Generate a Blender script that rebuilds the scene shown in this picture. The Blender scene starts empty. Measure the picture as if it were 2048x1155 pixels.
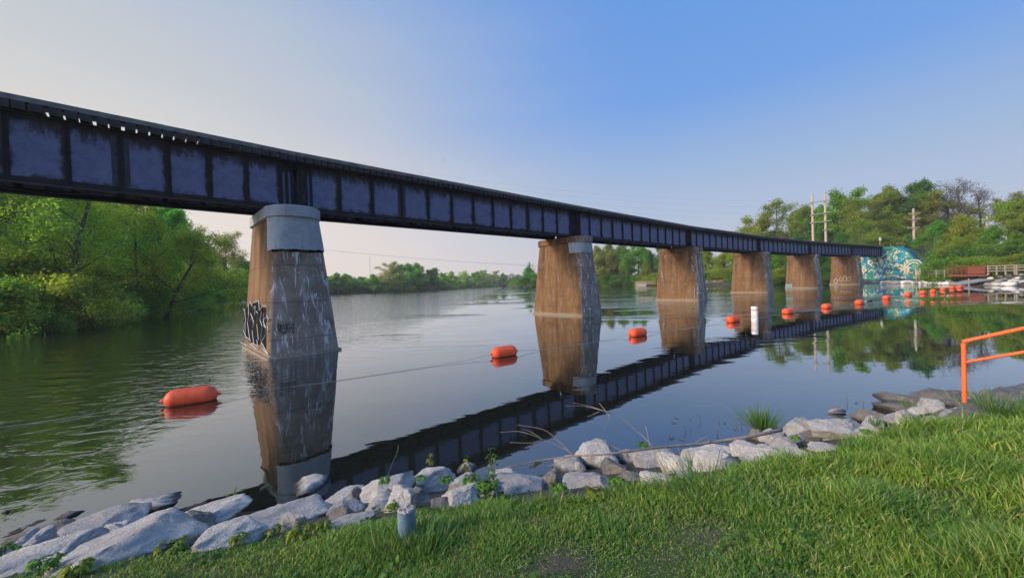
import bpy, bmesh, math, random
import numpy as np
from mathutils import Vector, Matrix, noise

C = bpy.context.scene.collection
scene = bpy.context.scene
R = math.radians

# ------------------------------------------------------------------ camera
H = 2.7
F, PIT, ROL = 750.0, R(0.8), R(1.92)
fw = np.array([0, math.cos(PIT), -math.sin(PIT)])
up = np.cross(np.array([1, 0, 0.]), fw)
r2 = np.array([1, 0, 0.]) * math.cos(ROL) - up * math.sin(ROL)
u2 = up * math.cos(ROL) + np.array([1, 0, 0.]) * math.sin(ROL)
cd = bpy.data.cameras.new('camera')
cam = bpy.data.objects.new('camera', cd)
C.objects.link(cam)
cam.matrix_world = Matrix(((r2[0], u2[0], -fw[0], 0), (r2[1], u2[1], -fw[1], 0), (r2[2], u2[2], -fw[2], H), (0, 0, 0, 1)))
cd.sensor_width = 36
cd.lens = 36 * F / 2048
cd.clip_start = 0.05
cd.clip_end = 6000
scene.camera = cam

# ------------------------------------------------------------------ world, sun, exposure
SUN_EL, SUN_AZ = R(24), R(-112)          # azimuth from +Y, clockwise positive
w = bpy.data.worlds.new('World')
scene.world = w
w.use_nodes = True
nt = w.node_tree
nt.nodes.clear()
out = nt.nodes.new('ShaderNodeOutputWorld')
bg = nt.nodes.new('ShaderNodeBackground')
sky = nt.nodes.new('ShaderNodeTexSky')
sky.sky_type = 'NISHITA'
sky.sun_disc = False
sky.sun_elevation = SUN_EL
sky.sun_rotation = SUN_AZ
sky.air_density = 1.0
sky.dust_density = 2.2
sky.ozone_density = 1.6
bg.inputs['Strength'].default_value = 1.02


def srgb(*c):
    return tuple((v / 255 / 12.92 if v < 10.3 else ((v / 255 + .055) / 1.055) ** 2.4) for v in c)


def wramp(stops):
    m = nt.nodes.new('ShaderNodeValToRGB'); e = m.color_ramp.elements
    while len(e) < len(stops): e.new(0.5)
    for i_, (p_, c_) in enumerate(stops):
        e[i_].position = p_; e[i_].color = (*srgb(*c_), 1)
    nt.links.new(sep.outputs[2], m.inputs[0]); return m.outputs[0]


tc = nt.nodes.new('ShaderNodeTexCoord')
sep = nt.nodes.new('ShaderNodeSeparateXYZ'); nt.links.new(tc.outputs['Generated'], sep.inputs[0])
# thin veil of high cloud: pale and warm toward the sun, clear blue away from it, by elevation
warm = wramp([(0.0, (246, 228, 210)), (0.15, (240, 226, 213)), (0.40, (203, 206, 207)), (0.70, (165, 186, 214)), (1.0, (120, 160, 215))])
cool = wramp([(0.0, (210, 203, 206)), (0.13, (180, 194, 216)), (0.24, (158, 184, 219)), (0.40, (112, 162, 230)), (0.70, (92, 148, 226)), (1.0, (90, 142, 214))])
dot = nt.nodes.new('ShaderNodeVectorMath'); dot.operation = 'DOT_PRODUCT'
nt.links.new(tc.outputs['Generated'], dot.inputs[0]); dot.inputs[1].default_value = (math.sin(R(-78)), math.cos(R(-78)), 0)
wn = nt.nodes.new('ShaderNodeTexNoise'); wn.inputs['Scale'].default_value = 2.2; wn.inputs['Detail'].default_value = 4
mp_ = nt.nodes.new('ShaderNodeMapping'); mp_.inputs['Scale'].default_value = (1, 1, 4.5); nt.links.new(tc.outputs['Generated'], mp_.inputs[0]); nt.links.new(mp_.outputs[0], wn.inputs['Vector'])
ma = nt.nodes.new('ShaderNodeMath'); ma.operation = 'MULTIPLY_ADD'; nt.links.new(wn.outputs['Fac'], ma.inputs[0]); ma.inputs[1].default_value = 0.22
nt.links.new(dot.outputs['Value'], ma.inputs[2])
mr = nt.nodes.new('ShaderNodeMapRange'); mr.interpolation_type = 'SMOOTHSTEP'; nt.links.new(ma.outputs[0], mr.inputs[0])
mr.inputs[1].default_value = -0.06; mr.inputs[2].default_value = 1.0
mx = nt.nodes.new('ShaderNodeMix'); mx.data_type = 'RGBA'; nt.links.new(mr.outputs[0], mx.inputs[0]); nt.links.new(cool, mx.inputs[6]); nt.links.new(warm, mx.inputs[7])
sk = nt.nodes.new('ShaderNodeVectorMath'); sk.operation = 'SCALE'; nt.links.new(sky.outputs[0], sk.inputs[0]); sk.inputs['Scale'].default_value = 0.10
mx2 = nt.nodes.new('ShaderNodeMix'); mx2.data_type = 'RGBA'; mx2.inputs[0].default_value = 0.06
nt.links.new(mx.outputs[2], mx2.inputs[6]); nt.links.new(sk.outputs[0], mx2.inputs[7])
# added light from unseen sky: glow round the sun off left, and brightening overhead
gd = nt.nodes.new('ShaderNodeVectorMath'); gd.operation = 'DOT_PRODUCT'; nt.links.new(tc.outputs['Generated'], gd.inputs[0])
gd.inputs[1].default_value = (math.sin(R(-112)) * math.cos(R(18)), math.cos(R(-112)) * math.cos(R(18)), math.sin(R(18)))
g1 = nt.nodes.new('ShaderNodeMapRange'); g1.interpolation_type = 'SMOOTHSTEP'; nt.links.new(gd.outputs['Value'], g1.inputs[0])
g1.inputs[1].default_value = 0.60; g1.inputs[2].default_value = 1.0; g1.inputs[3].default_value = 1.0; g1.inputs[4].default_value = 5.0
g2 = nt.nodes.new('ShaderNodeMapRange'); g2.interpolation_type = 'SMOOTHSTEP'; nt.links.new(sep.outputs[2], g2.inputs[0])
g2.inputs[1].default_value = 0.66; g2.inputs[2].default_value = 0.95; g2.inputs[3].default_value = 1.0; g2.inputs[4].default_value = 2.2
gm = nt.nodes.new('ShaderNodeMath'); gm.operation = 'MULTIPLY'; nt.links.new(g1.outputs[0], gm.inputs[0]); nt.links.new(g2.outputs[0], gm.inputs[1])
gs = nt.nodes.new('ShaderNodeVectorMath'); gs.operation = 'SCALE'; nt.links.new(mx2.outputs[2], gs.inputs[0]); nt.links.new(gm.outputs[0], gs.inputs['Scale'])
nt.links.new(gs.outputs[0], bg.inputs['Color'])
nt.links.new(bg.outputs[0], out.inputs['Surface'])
sd = bpy.data.lights.new('sun', 'SUN')
sd.energy = 4.6
sd.angle = R(14)
sd.color = (1.0, 0.80, 0.58)
sun = bpy.data.objects.new('sun', sd)
C.objects.link(sun)
sdir = Vector((math.sin(SUN_AZ) * math.cos(SUN_EL), math.cos(SUN_AZ) * math.cos(SUN_EL), math.sin(SUN_EL)))
sun.rotation_euler = sdir.to_track_quat('Z', 'Y').to_euler()
sun.location = (0, 0, 60)
scene.view_settings.view_transform = 'Standard'
scene.view_settings.look = 'None'
scene.view_settings.exposure = 0.0
scene.view_settings.gamma = 1.0
scene.cycles.max_bounces = 6
scene.cycles.transparent_max_bounces = 8
scene.cycles.use_denoising = True

rng = np.random.default_rng(7)
random.seed(7)


# ------------------------------------------------------------------ helpers
def ray(x, y):
    return fw + (x - 1024) / F * r2 - (y - 577.5) / F * u2


def onz(x, y, z=0.):
    d = ray(x, y)
    t = (z - H) / d[2]
    return np.array([0, 0, H]) + d * t


def atY(x, y, Y):
    d = ray(x, y)
    return np.array([0, 0, H]) + d * Y / d[1]


def tag(o, label=None, cat=None, group=None, kind=None):
    if label: o['label'] = label
    if cat: o['category'] = cat
    if group: o['group'] = group
    if kind: o['kind'] = kind
    return o


def empty(name, loc, rz=0.0):
    o = bpy.data.objects.new(name, None)
    o.empty_display_size = 0.2
    C.objects.link(o)
    o.location = loc
    o.rotation_euler = (0, 0, rz)
    return o


def npmesh(name, V, Fc, smooth=False, attr=None):
    """V (n,3), Fc (m,k) ints"""
    V = np.asarray(V, np.float32); Fc = np.asarray(Fc, np.int32)
    me = bpy.data.meshes.new(name)
    me.vertices.add(len(V)); me.vertices.foreach_set('co', V.ravel())
    k = Fc.shape[1]
    me.loops.add(Fc.size); me.loops.foreach_set('vertex_index', Fc.ravel())
    me.polygons.add(len(Fc))
    me.polygons.foreach_set('loop_start', np.arange(0, Fc.size, k, dtype=np.int32))
    me.polygons.foreach_set('loop_total', np.full(len(Fc), k, np.int32))
    if smooth:
        me.polygons.foreach_set('use_smooth', np.ones(len(Fc), bool))
    me.update(calc_edges=True)
    if attr is not None:
        for n_, a in attr.items():
            at = me.attributes.new(n_, 'FLOAT', 'POINT')
            at.data.foreach_set('value', np.asarray(a, np.float32))
    me.validate()
    return me


def link(name, me, mat, parent=None, loc=(0, 0, 0), rz=0.0):
    o = bpy.data.objects.new(name, me)
    C.objects.link(o)
    if mat is not None and len(me.materials) == 0:
        for m_ in (mat if isinstance(mat, (list, tuple)) else [mat]):
            me.materials.append(m_)
    o.location = loc
    o.rotation_euler = (0, 0, rz)
    if parent is not None: o.parent = parent
    return o


class MB:
    """collects simple shapes into one mesh"""
    def __init__(s): s.v = []; s.f = []; s.uv = None

    def add(s, V, Fs):
        n = len(s.v)
        s.v += [tuple(map(float, p)) for p in V]
        s.f += [tuple(int(i) + n for i in f) for f in Fs]

    def box(s, c, size, M=None):
        x, y, z = [k / 2 for k in size]
        P = [Vector((a * x, b * y, d * z)) for a in (-1, 1) for b in (-1, 1) for d in (-1, 1)]
        if M is not None: P = [M @ p for p in P]
        P = [p + Vector(c) for p in P]
        s.add(P, [(0, 1, 3, 2), (4, 6, 7, 5), (0, 4, 5, 1), (2, 3, 7, 6), (0, 2, 6, 4), (1, 5, 7, 3)])

    def tube(s, pts, rad, n=8, caps=True):
        pts = [Vector(p) for p in pts]
        if not hasattr(rad, '__len__'): rad = [rad] * len(pts)
        base = []
        ref = Vector((0, 0, 1))
        for i, p in enumerate(pts):
            t = (pts[min(i + 1, len(pts) - 1)] - pts[max(i - 1, 0)]).normalized()
            a = t.cross(ref)
            if a.length < 0.05: a = t.cross(Vector((0, 1, 0)))
            a.normalize(); b = t.cross(a)
            for k in range(n):
                th = 2 * math.pi * k / n
                base.append(p + (a * math.cos(th) + b * math.sin(th)) * rad[i])
        Fs = []
        for i in range(len(pts) - 1):
            for k in range(n):
                k2 = (k + 1) % n
                Fs.append((i * n + k, i * n + k2, (i + 1) * n + k2, (i + 1) * n + k))
        if caps:
            Fs.append(tuple(range(n))[::-1]); Fs.append(tuple((len(pts) - 1) * n + k for k in range(n)))
        s.add(base, Fs)

    def beam(s, a, b, wd, ht):
        a = Vector(a); b = Vector(b); d = b - a
        q = d.to_track_quat('X', 'Z').to_matrix()
        s.box((a + b) / 2, (d.length, wd, ht), q)

    def poly(s, outline, n0, thick):
        """outline: list of 3D points, extruded along vector n0*thick"""
        n = len(outline); t = Vector(n0) * thick
        s.add([Vector(p) for p in outline] + [Vector(p) + t for p in outline],
              [tuple(range(n)), tuple(range(n, 2 * n))[::-1]] + [(i, i + n, (i + 1) % n + n, (i + 1) % n) for i in range(n)])

    def build(s, name, mat, parent=None, loc=(0, 0, 0), rz=0.0, smooth=False, bevel=0.0):
        me = bpy.data.meshes.new(name)
        me.from_pydata(s.v, [], s.f)
        bm = bmesh.new(); bm.from_mesh(me)
        bmesh.ops.recalc_face_normals(bm, faces=bm.faces)
        if bevel > 0:
            bmesh.ops.bevel(bm, geom=bm.edges[:], offset=bevel, segments=1, affect='EDGES')
        bm.to_mesh(me); bm.free()
        if smooth:
            me.polygons.foreach_set('use_smooth', np.ones(len(me.polygons), bool))
        return link(name, me, mat, parent, loc, rz)


# ------------------------------------------------------------------ materials
class NT:
    def __init__(s, name):
        s.m = bpy.data.materials.new(name); s.m.use_nodes = True
        s.t = s.m.node_tree; s.t.nodes.clear()
        s.out = s.n('ShaderNodeOutputMaterial')

    def n(s, typ, **kw):
        nd = s.t.nodes.new(typ)
        for k, v in kw.items(): setattr(nd, k, v)
        return nd

    def l(s, a, b): s.t.links.new(a, b)

    def val(s, sock, v):
        if hasattr(v, 'links') or hasattr(v, 'is_linked'): s.l(v, sock)
        else: sock.default_value = v

    def coord(s, kind='Object'): return s.n('ShaderNodeTexCoord').outputs[kind]

    def map(s, vec, scale=(1, 1, 1), loc=(0, 0, 0), rot=(0, 0, 0)):
        m = s.n('ShaderNodeMapping'); s.l(vec, m.inputs[0])
        m.inputs['Scale'].default_value = scale; m.inputs['Location'].default_value = loc; m.inputs['Rotation'].default_value = rot
        return m.outputs[0]

    def noise(s, vec, scale, detail=4, rough=0.55, dist=0.0, out='Fac'):
        m = s.n('ShaderNodeTexNoise'); s.l(vec, m.inputs['Vector'])
        m.inputs['Scale'].default_value = scale; m.inputs['Detail'].default_value = detail
        m.inputs['Roughness'].default_value = rough; m.inputs['Distortion'].default_value = dist
        return m.outputs[out]

    def ramp(s, fac, stops, interp='LINEAR'):
        m = s.n('ShaderNodeValToRGB'); s.val(m.inputs[0], fac)
        m.color_ramp.interpolation = interp
        e = m.color_ramp.elements
        while len(e) < len(stops): e.new(0.5)
        for i, (p, c) in enumerate(stops):
            e[i].position = p
            e[i].color = (c, c, c, 1) if not hasattr(c, '__len__') else (*c, 1)
        return m.outputs[0]

    def step(s, v, a, b):
        m = s.n('ShaderNodeMapRange', interpolation_type='SMOOTHSTEP'); s.val(m.inputs[0], v)
        m.inputs[1].default_value = a; m.inputs[2].default_value = b
        return m.outputs[0]

    def math(s, op, a, b=0.0, c=0.0):
        m = s.n('ShaderNodeMath', operation=op)
        s.val(m.inputs[0], a); s.val(m.inputs[1], b); s.val(m.inputs[2], c)
        return m.outputs[0]

    def mix(s, fac, a, b, mode='MIX'):
        m = s.n('ShaderNodeMix', data_type='RGBA', blend_type=mode)
        s.val(m.inputs[0], fac)
        for sock, v in ((m.inputs[6], a), (m.inputs[7], b)):
            if isinstance(v, (tuple, list)): sock.default_value = (*v, 1) if len(v) == 3 else v
            else: s.l(v, sock)
        return m.outputs[2]

    def sep(s, vec):
        m = s.n('ShaderNodeSeparateXYZ'); s.l(vec, m.inputs[0]); return m.outputs

    def bump(s, h, strength=0.3, dist=0.02, normal=None):
        m = s.n('ShaderNodeBump'); s.l(h, m.inputs['Height'])
        s.val(m.inputs['Strength'], strength); m.inputs['Distance'].default_value = dist
        if normal is not None: s.l(normal, m.inputs['Normal'])
        return m.outputs[0]

    def pbr(s, col, rough=0.7, normal=None, metal=0.0, spec=0.5):
        p = s.n('ShaderNodeBsdfPrincipled')
        if isinstance(col, (tuple, list)): p.inputs['Base Color'].default_value = (*col, 1)
        else: s.l(col, p.inputs['Base Color'])
        s.val(p.inputs['Roughness'], rough)
        p.inputs['Metallic'].default_value = metal
        p.inputs['Specular IOR Level'].default_value = spec
        if normal is not None: s.l(normal, p.inputs['Normal'])
        s.l(p.outputs[0], s.out.inputs[0])
        return p


def simple(name, col, rough=0.7, var=0.25, scale=8.0, bump=0.2, metal=0.0, spec=0.4, dirt=None):
    g = NT(name); co = g.coord()
    n1 = g.noise(co, scale, 6)
    c = g.mix(g.ramp(n1, [(0.3, 0.0), (0.7, 1.0)]), tuple(k * (1 - var) for k in col), tuple(min(1, k * (1 + var)) for k in col))
    if dirt is not None:
        c = g.mix(g.ramp(g.noise(co, scale * 0.37, 7, 0.65), [(0.5, 0.0), (0.68, 0.85)]), c, dirt)
    g.pbr(c, rough, g.bump(g.noise(co, scale * 4, 5), bump, 0.01), metal, spec)
    return g.m


def foliage_mat(name, trans=0.52):
    g = NT(name)
    oi = g.n('ShaderNodeObjectInfo'); geo = g.n('ShaderNodeNewGeometry')
    co = g.coord()
    big = g.noise(co, 0.45, 3)
    rnd = g.ramp(geo.outputs['Random Per Island'], [(0.0, (0.55, 0.6, 0.5)), (0.55, (1.0, 1.0, 1.0)), (1.0, (1.5, 1.4, 1.15))])
    c = g.mix(1.0, oi.outputs['Color'], rnd, 'MULTIPLY')
    c = g.mix(1.0, c, g.ramp(big, [(0.35, (0.72, 0.78, 0.75)), (0.65, (1.22, 1.15, 0.95))]), 'MULTIPLY')
    d = g.n('ShaderNodeBsdfPrincipled'); g.l(c, d.inputs['Base Color']); d.inputs['Roughness'].default_value = 0.6
    d.inputs['Specular IOR Level'].default_value = 0.25
    t = g.n('ShaderNodeBsdfTranslucent'); g.l(g.mix(1.0, c, (1.1, 1.25, 0.6), 'MULTIPLY'), t.inputs['Color'])
    m = g.n('ShaderNodeMixShader'); m.inputs[0].default_value = trans
    g.l(d.outputs[0], m.inputs[1]); g.l(t.outputs[0], m.inputs[2]); g.l(m.outputs[0], g.out.inputs[0])
    return g.m


M_leaf = foliage_mat('leaves')
M_bark = simple('bark', (0.075, 0.06, 0.05), 0.9, 0.4, 6, 0.6)
M_greybark = simple('grey_bark', (0.17, 0.15, 0.135), 0.9, 0.3, 6, 0.5)
M_steel_dark = simple('girder_grime', (0.016, 0.0125, 0.012), 0.75, 0.5, 5, 0.3, dirt=(0.035, 0.02, 0.014))
M_splice = simple('splice_steel', (0.040, 0.038, 0.050), 0.7, 0.5, 6, 0.3, dirt=(0.03, 0.02, 0.016))
M_timber = simple('creosoted_timber', (0.030, 0.026, 0.025), 0.85, 0.6, 3, 0.5, dirt=(0.075, 0.062, 0.055))
M_curb = simple('weathered_curb', (0.15, 0.14, 0.13), 0.85, 0.35, 3, 0.5)
M_rail = simple('rail_steel', (0.09, 0.06, 0.045), 0.5, 0.3, 4, 0.2, metal=0.6)
g = NT('orange_float'); co = g.coord(); geo = g.n('ShaderNodeNewGeometry')
n1 = g.noise(co, 6, 7, 0.7); n2 = g.noise(g.map(co, (3, 12, 12)), 4, 6, 0.7)
c = g.mix(g.ramp(n1, [(0.35, 0.0), (0.7, 1.0)]), (0.74, 0.055, 0.007), (0.80, 0.12, 0.03))
c = g.mix(g.ramp(n2, [(0.60, 0.0), (0.72, 0.7)]), c, (0.42, 0.05, 0.015))
wl = g.step(g.math('ADD', g.sep(geo.outputs['Position'])[2], g.math('MULTIPLY', g.math('SUBTRACT', n1, 0.5), 0.06)), 0.055, 0.01)
c = g.mix(g.math('MULTIPLY', wl, 0.85), c, (0.06, 0.05, 0.02))
g.pbr(c, 0.5, g.bump(n1, 0.3, 0.01), spec=0.4)
M_orange = g.m
M_orange_rail = simple('orange_paint', (0.70, 0.12, 0.022), 0.45, 0.15, 18, 0.3, dirt=(0.42, 0.11, 0.05))
M_rope = simple('rope', (0.30, 0.27, 0.24), 0.9, 0.2, 30)
M_white = simple('white_plastic', (0.60, 0.60, 0.57), 0.5, 0.06, 12, 0.05)
M_redorange = simple('orange_mark', (0.80, 0.10, 0.02), 0.5, 0.05)
M_blackpaint = simple('black_paint', (0.008, 0.008, 0.009), 0.95, 0.3, spec=0.05)
M_whitepaint = simple('white_spray_paint', (0.34, 0.35, 0.37), 0.7, 0.25, 12)
M_wood_grey = simple('weathered_wood', (0.20, 0.17, 0.14), 0.85, 0.3, 5, 0.4)
M_wood_brown = simple('brown_wood', (0.20, 0.085, 0.035), 0.8, 0.25, 5, 0.4)
M_wood_pale = simple('pale_wood', (0.42, 0.33, 0.24), 0.8, 0.25, 5, 0.4)
M_rust = simple('rusty_steel', (0.13, 0.035, 0.018), 0.85, 0.45, 6, 0.4)
M_pole = simple('pole_wood', (0.36, 0.29, 0.22), 0.85, 0.2, 3, 0.3)
M_wire = simple('wire', (0.12, 0.12, 0.13), 0.6, 0.1)
M_roof = simple('roof_shingles', (0.09, 0.08, 0.075), 0.9, 0.25, 8)
M_sand = simple('sand', (0.48, 0.43, 0.36), 0.95, 0.12, 3)
M_twig = simple('dead_branch', (0.20, 0.155, 0.13), 0.85, 0.3, 20, 0.4)
M_pipe = simple('blue_grey_pipe', (0.10, 0.17, 0.22), 0.55, 0.25, 22, 0.3, dirt=(0.20, 0.22, 0.23))
M_grout = simple('pipe_grout', (0.34, 0.29, 0.25), 0.95, 0.45, 60, 0.9)
M_slab = simple('concrete_slab', (0.22, 0.215, 0.205), 0.9, 0.25, 4, 0.5)
M_bird = simple('dark_feathers', (0.03, 0.03, 0.03), 0.8, 0.1)


def rock_mat(name, lo, hi, dk):
    g = NT(name); co = g.coord(); oi = g.n('ShaderNodeObjectInfo')
    n1 = g.noise(co, 5.0, 8, 0.7)
    n2 = g.noise(g.map(co, (1, 1, 2.2), rot=(0.4, 0.3, 0)), 16, 8, 0.75)
    c = g.mix(g.ramp(n1, [(0.3, 0.0), (0.66, 1.0)]), lo, hi)
    c = g.mix(g.ramp(n2, [(0.30, 0.5), (0.44, 0.0)]), c, dk)
    cr = g.noise(co, 1.7, 5, 0.6, 0.6)
    crack = g.math('SUBTRACT', 1.0, g.step(g.math('ABSOLUTE', g.math('SUBTRACT', cr, 0.5)), 0.0, 0.006))
    c = g.mix(g.math('MULTIPLY', crack, 0.35), c, dk)
    pit = g.noise(co, 60, 5, 0.75)
    c = g.mix(g.ramp(pit, [(0.36, 0.55), (0.46, 0.0)]), c, dk)
    tone = g.ramp(oi.outputs['Random'], [(0.0, (0.74, 0.74, 0.76)), (0.5, (0.95, 0.94, 0.93)), (1.0, (1.15, 1.12, 1.06))])
    c = g.mix(1.0, c, tone, 'MULTIPLY')
    # rock that stands in the water stays wet and dark just above the surface
    gz = g.sep(g.n('ShaderNodeNewGeometry').outputs['Position'])[2]
    wet = g.step(g.math('ADD', gz, g.math('MULTIPLY', g.math('SUBTRACT', n1, 0.5), 0.08)), 0.09, 0.0)
    c = g.mix(wet, c, (0.05, 0.045, 0.04))
    h = g.math('ADD', g.math('MULTIPLY', n2, 0.6), g.math('ADD', n1, g.math('MULTIPLY', g.noise(co, 40, 6, 0.7), 0.35)))
    h = g.math('SUBTRACT', h, g.math('MULTIPLY', crack, 0.12))
    h = g.math('ADD', h, g.math('MULTIPLY', pit, 0.7))
    g.pbr(c, 0.9, g.bump(h, 1.0, 0.06), spec=0.2)
    return g.m


M_rock = rock_mat('limestone', (0.42, 0.39, 0.36), (0.72, 0.68, 0.62), (0.17, 0.155, 0.14))
M_rock_dark = rock_mat('dark_limestone', (0.18, 0.16, 0.14), (0.33, 0.295, 0.26), (0.06, 0.05, 0.045))


# ------------------------------------------------------------------ terrain
NEAR = [(-60, -34), (-30, -16), (-14, -1.2), (-8.4, 2.2), (-5.7, 3.95), (-3.55, 4.55), (-1.6, 4.95), (1.05, 5.35), (3.75, 6.1), (5.2, 6.35), (7.1, 6.9),
        (8.6, 7.5), (11.4, 8.2), (17, 9.6), (30, 13), (50, 19), (66, 28)]
RIGHT = [(70, 40), (70, 49), (72, 57), (78, 70), (82, 80), (86, 90), (79, 97), (73.5, 103), (66.5, 127), (62.5, 157), (54.5, 167), (45, 182), (33, 205)]
FARS = [(22, 232), (13, 240), (10, 262), (16, 300), (12, 380), (-4, 470), (-30, 560), (-62, 560), (-47, 529), (-70, 410), (-94, 313), (-109, 226)]
LEFT = [(-97, 160), (-83, 114), (-58, 68), (-42, 41), (-39.5, 29), (-42, 10), (-60, -8)]
POLY = np.array(NEAR + RIGHT + FARS + LEFT, float)
NN, NR, NF = len(NEAR), len(RIGHT), len(FARS)


def river(XY):
    """signed distance (land > 0) and index of nearest segment"""
    X = XY[:, 0]; Y = XY[:, 1]
    best = np.full(len(X), 1e9); idx = np.zeros(len(X), int); ins = np.zeros(len(X), bool)
    n = len(POLY)
    for i in range(n):
        a = POLY[i]; b = POLY[(i + 1) % n]; d = b - a
        t = np.clip(((X - a[0]) * d[0] + (Y - a[1]) * d[1]) / (d @ d), 0, 1)
        ds = np.hypot(X - a[0] - t * d[0], Y - a[1] - t * d[1])
        m = ds < best; best[m] = ds[m]; idx[m] = i
        if abs(d[1]) > 1e-9:
            cr = ((a[1] > Y) != (b[1] > Y)) & (X < d[0] * (Y - a[1]) / d[1] + a[0])
            ins ^= cr
    return np.where(ins, -best, best), idx


def sm(x, a, b):
    t = np.clip((x - a) / (b - a), 0, 1)
    return t * t * (3 - 2 * t)


def snoise(X, Y, s, seed=0):
    """cheap smooth noise from summed sines"""
    r = np.random.default_rng(seed); v = 0
    for k in range(7):
        th = r.uniform(0, 2 * np.pi); fq = s * r.uniform(0.5, 2.0); ph = r.uniform(0, 6.28)
        v = v + np.sin((X * np.cos(th) + Y * np.sin(th)) * fq + ph)
    return v / 3.7


ABUT = np.array([90.9, 92.2]); AU = np.array([math.cos(R(30)), math.sin(R(30))]); AN = np.array([AU[1], -AU[0]])


def height(XY):
    XY = np.atleast_2d(np.asarray(XY, float))
    d, idx = river(XY); X = XY[:, 0]; Y = XY[:, 1]
    near = idx < NN - 1
    right = (idx >= NN - 1) & (idx < NN + NR - 1)
    zn = np.interp(d, [-12, -3, -0.6, 0, 0.6, 1.2, 1.8, 2.4, 3.2, 10, 60], [-2.2, -1.1, -0.2, 0.0, 0.20, 0.46, 0.74, 0.94, 1.07, 1.3, 2.6])
    zn = zn + 0.03 * snoise(X, Y, 3.2, 3) * (d > 0.2)
    lvl = np.interp(Y, [0, 62, 76], [1.85, 1.85, 0.55])
    zr = np.where(d > 0, lvl * sm(d, 0, 7.0) + 7.5 * sm(d, 13, 60) + 0.25 * snoise(X, Y, 0.25, 5) * sm(d, 12, 30), np.maximum(-2, d * 0.35))
    zo = np.where(d > 0, 0.9 * sm(d, 0, 3) + 0.02 * np.minimum(d, 200) + 0.3 * snoise(X, Y, 0.15, 6) * sm(d, 3, 20), np.maximum(-2, d * 0.35))
    z = np.where(near, zn, np.where(right, zr, zo))
    q = XY - ABUT
    s = q @ AU; k = q @ AN
    e = 8.35 - np.maximum(0, np.abs(k) - 3.2) * 1.0
    e = np.where(s > 2.6, e, -50)
    z = np.maximum(z, np.minimum(e, 8.35))
    return z


def gz(x, y): return float(height([[x, y]])[0])


rad = np.concatenate([[0.0], np.geomspace(0.35, 16, 230), np.geomspace(16.4, 2600, 250)])
ang = np.linspace(0, 2 * np.pi, 721)[:-1]
RR, AA = np.meshgrid(rad[1:], ang, indexing='ij')
XY = np.stack([(RR * np.sin(AA)).ravel(), (RR * np.cos(AA)).ravel()], 1)
Z = height(XY)
V = np.vstack([[[0, 0, gz(0, 0)]], np.column_stack([XY, Z])])
nr, na = RR.shape
i, j = np.meshgrid(np.arange(nr - 1), np.arange(na), indexing='ij')
a = 1 + i * na + j; b = 1 + i * na + (j + 1) % na
quads = np.stack([a, b, b + na, a + na], -1).reshape(-1, 4)
j = np.arange(na)
tri = np.stack([np.zeros(na, int), 1 + j, 1 + (j + 1) % na, 1 + (j + 1) % na], 1)
g = NT('ground_soil'); co = g.coord()
pz = g.sep(co)
n1 = g.noise(co, 1.3, 6); n2 = g.noise(co, 60, 8, 0.75)
soil = g.mix(g.ramp(n2, [(0.35, 0.0), (0.65, 1.0)]), (0.05, 0.04, 0.028), (0.13, 0.10, 0.07))
green = g.mix(g.ramp(n2, [(0.3, 0.0), (0.7, 1.0)]), (0.030, 0.050, 0.012), (0.075, 0.105, 0.03))
c = g.mix(g.ramp(n1, [(0.42, 0.0), (0.58, 1.0)]), green, soil)
c = g.mix(g.step(pz[2], 0.75, 0.45), c, g.mix(g.ramp(n2, [(0.4, 0.0), (0.6, 1.0)]), (0.035, 0.028, 0.022), (0.10, 0.085, 0.07)))
g.pbr(c, 0.95, g.bump(n2, 0.6, 0.03), spec=0.15)
me = npmesh('ground', V, quads, True)
tag(link('ground', me, g.m), kind='structure')

# ------------------------------------------------------------------ water
g = NT('river_water'); co = g.coord()
ps = g.sep(co)
nbig = g.noise(g.map(co, (0.030, 0.085, 0.05), rot=(0, 0, R(-14))), 1.0, 3, 0.5)
far_ = g.step(ps[1], 13.0, 24.0)
patch = g.math('MULTIPLY', g.step(nbig, 0.46, 0.58), far_)
leftp = g.math('MULTIPLY', g.step(ps[0], -7.0, -15.0), g.step(ps[1], 6.0, 12.0))
patch = g.math('MAXIMUM', patch, leftp)
amp = g.math('MULTIPLY_ADD', patch, 0.42, 0.012)
w1 = g.noise(g.map(co, (1.0, 1.6, 1), rot=(0, 0, R(-20))), 1.9, 3, 0.5, 0.3)
w2 = g.noise(g.map(co, (0.55, 1.5, 1), rot=(0, 0, R(8))), 0.9, 3, 0.5, 0.2)
slow = g.noise(g.map(co, (0.6, 1.6, 1), rot=(0, 0, R(5))), 0.55, 2, 0.5)
hgt = g.math('MULTIPLY', g.math('ADD', g.math('MULTIPLY', w1, 0.6), g.math('MULTIPLY', w2, 1.8)), amp)
hgt = g.math('ADD', hgt, g.math('MULTIPLY', slow, 0.035))
wig = g.noise(g.map(co, (0.8, 1.5, 1), rot=(0, 0, R(-35))), 2.0, 3, 0.55, 0.5)
hgt = g.math('ADD', hgt, g.math('MULTIPLY', g.math('MULTIPLY', wig, g.step(g.math('ADD', ps[0], g.math('MULTIPLY', slow, 3.0)), -3.5, -8.0)), 0.34))
nrm = g.bump(hgt, 1.0, 0.10)
lw = g.n('ShaderNodeLayerWeight'); lw.inputs['Blend'].default_value = 0.5; g.l(nrm, lw.inputs['Normal'])
gl = g.n('ShaderNodeBsdfGlossy'); gl.inputs['Roughness'].default_value = 0.012; gl.inputs['Color'].default_value = (0.92, 0.96, 1.0, 1); g.l(nrm, gl.inputs['Normal'])
df = g.n('ShaderNodeBsdfDiffuse'); df.inputs['Color'].default_value = (0.010, 0.011, 0.007, 1)
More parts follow.
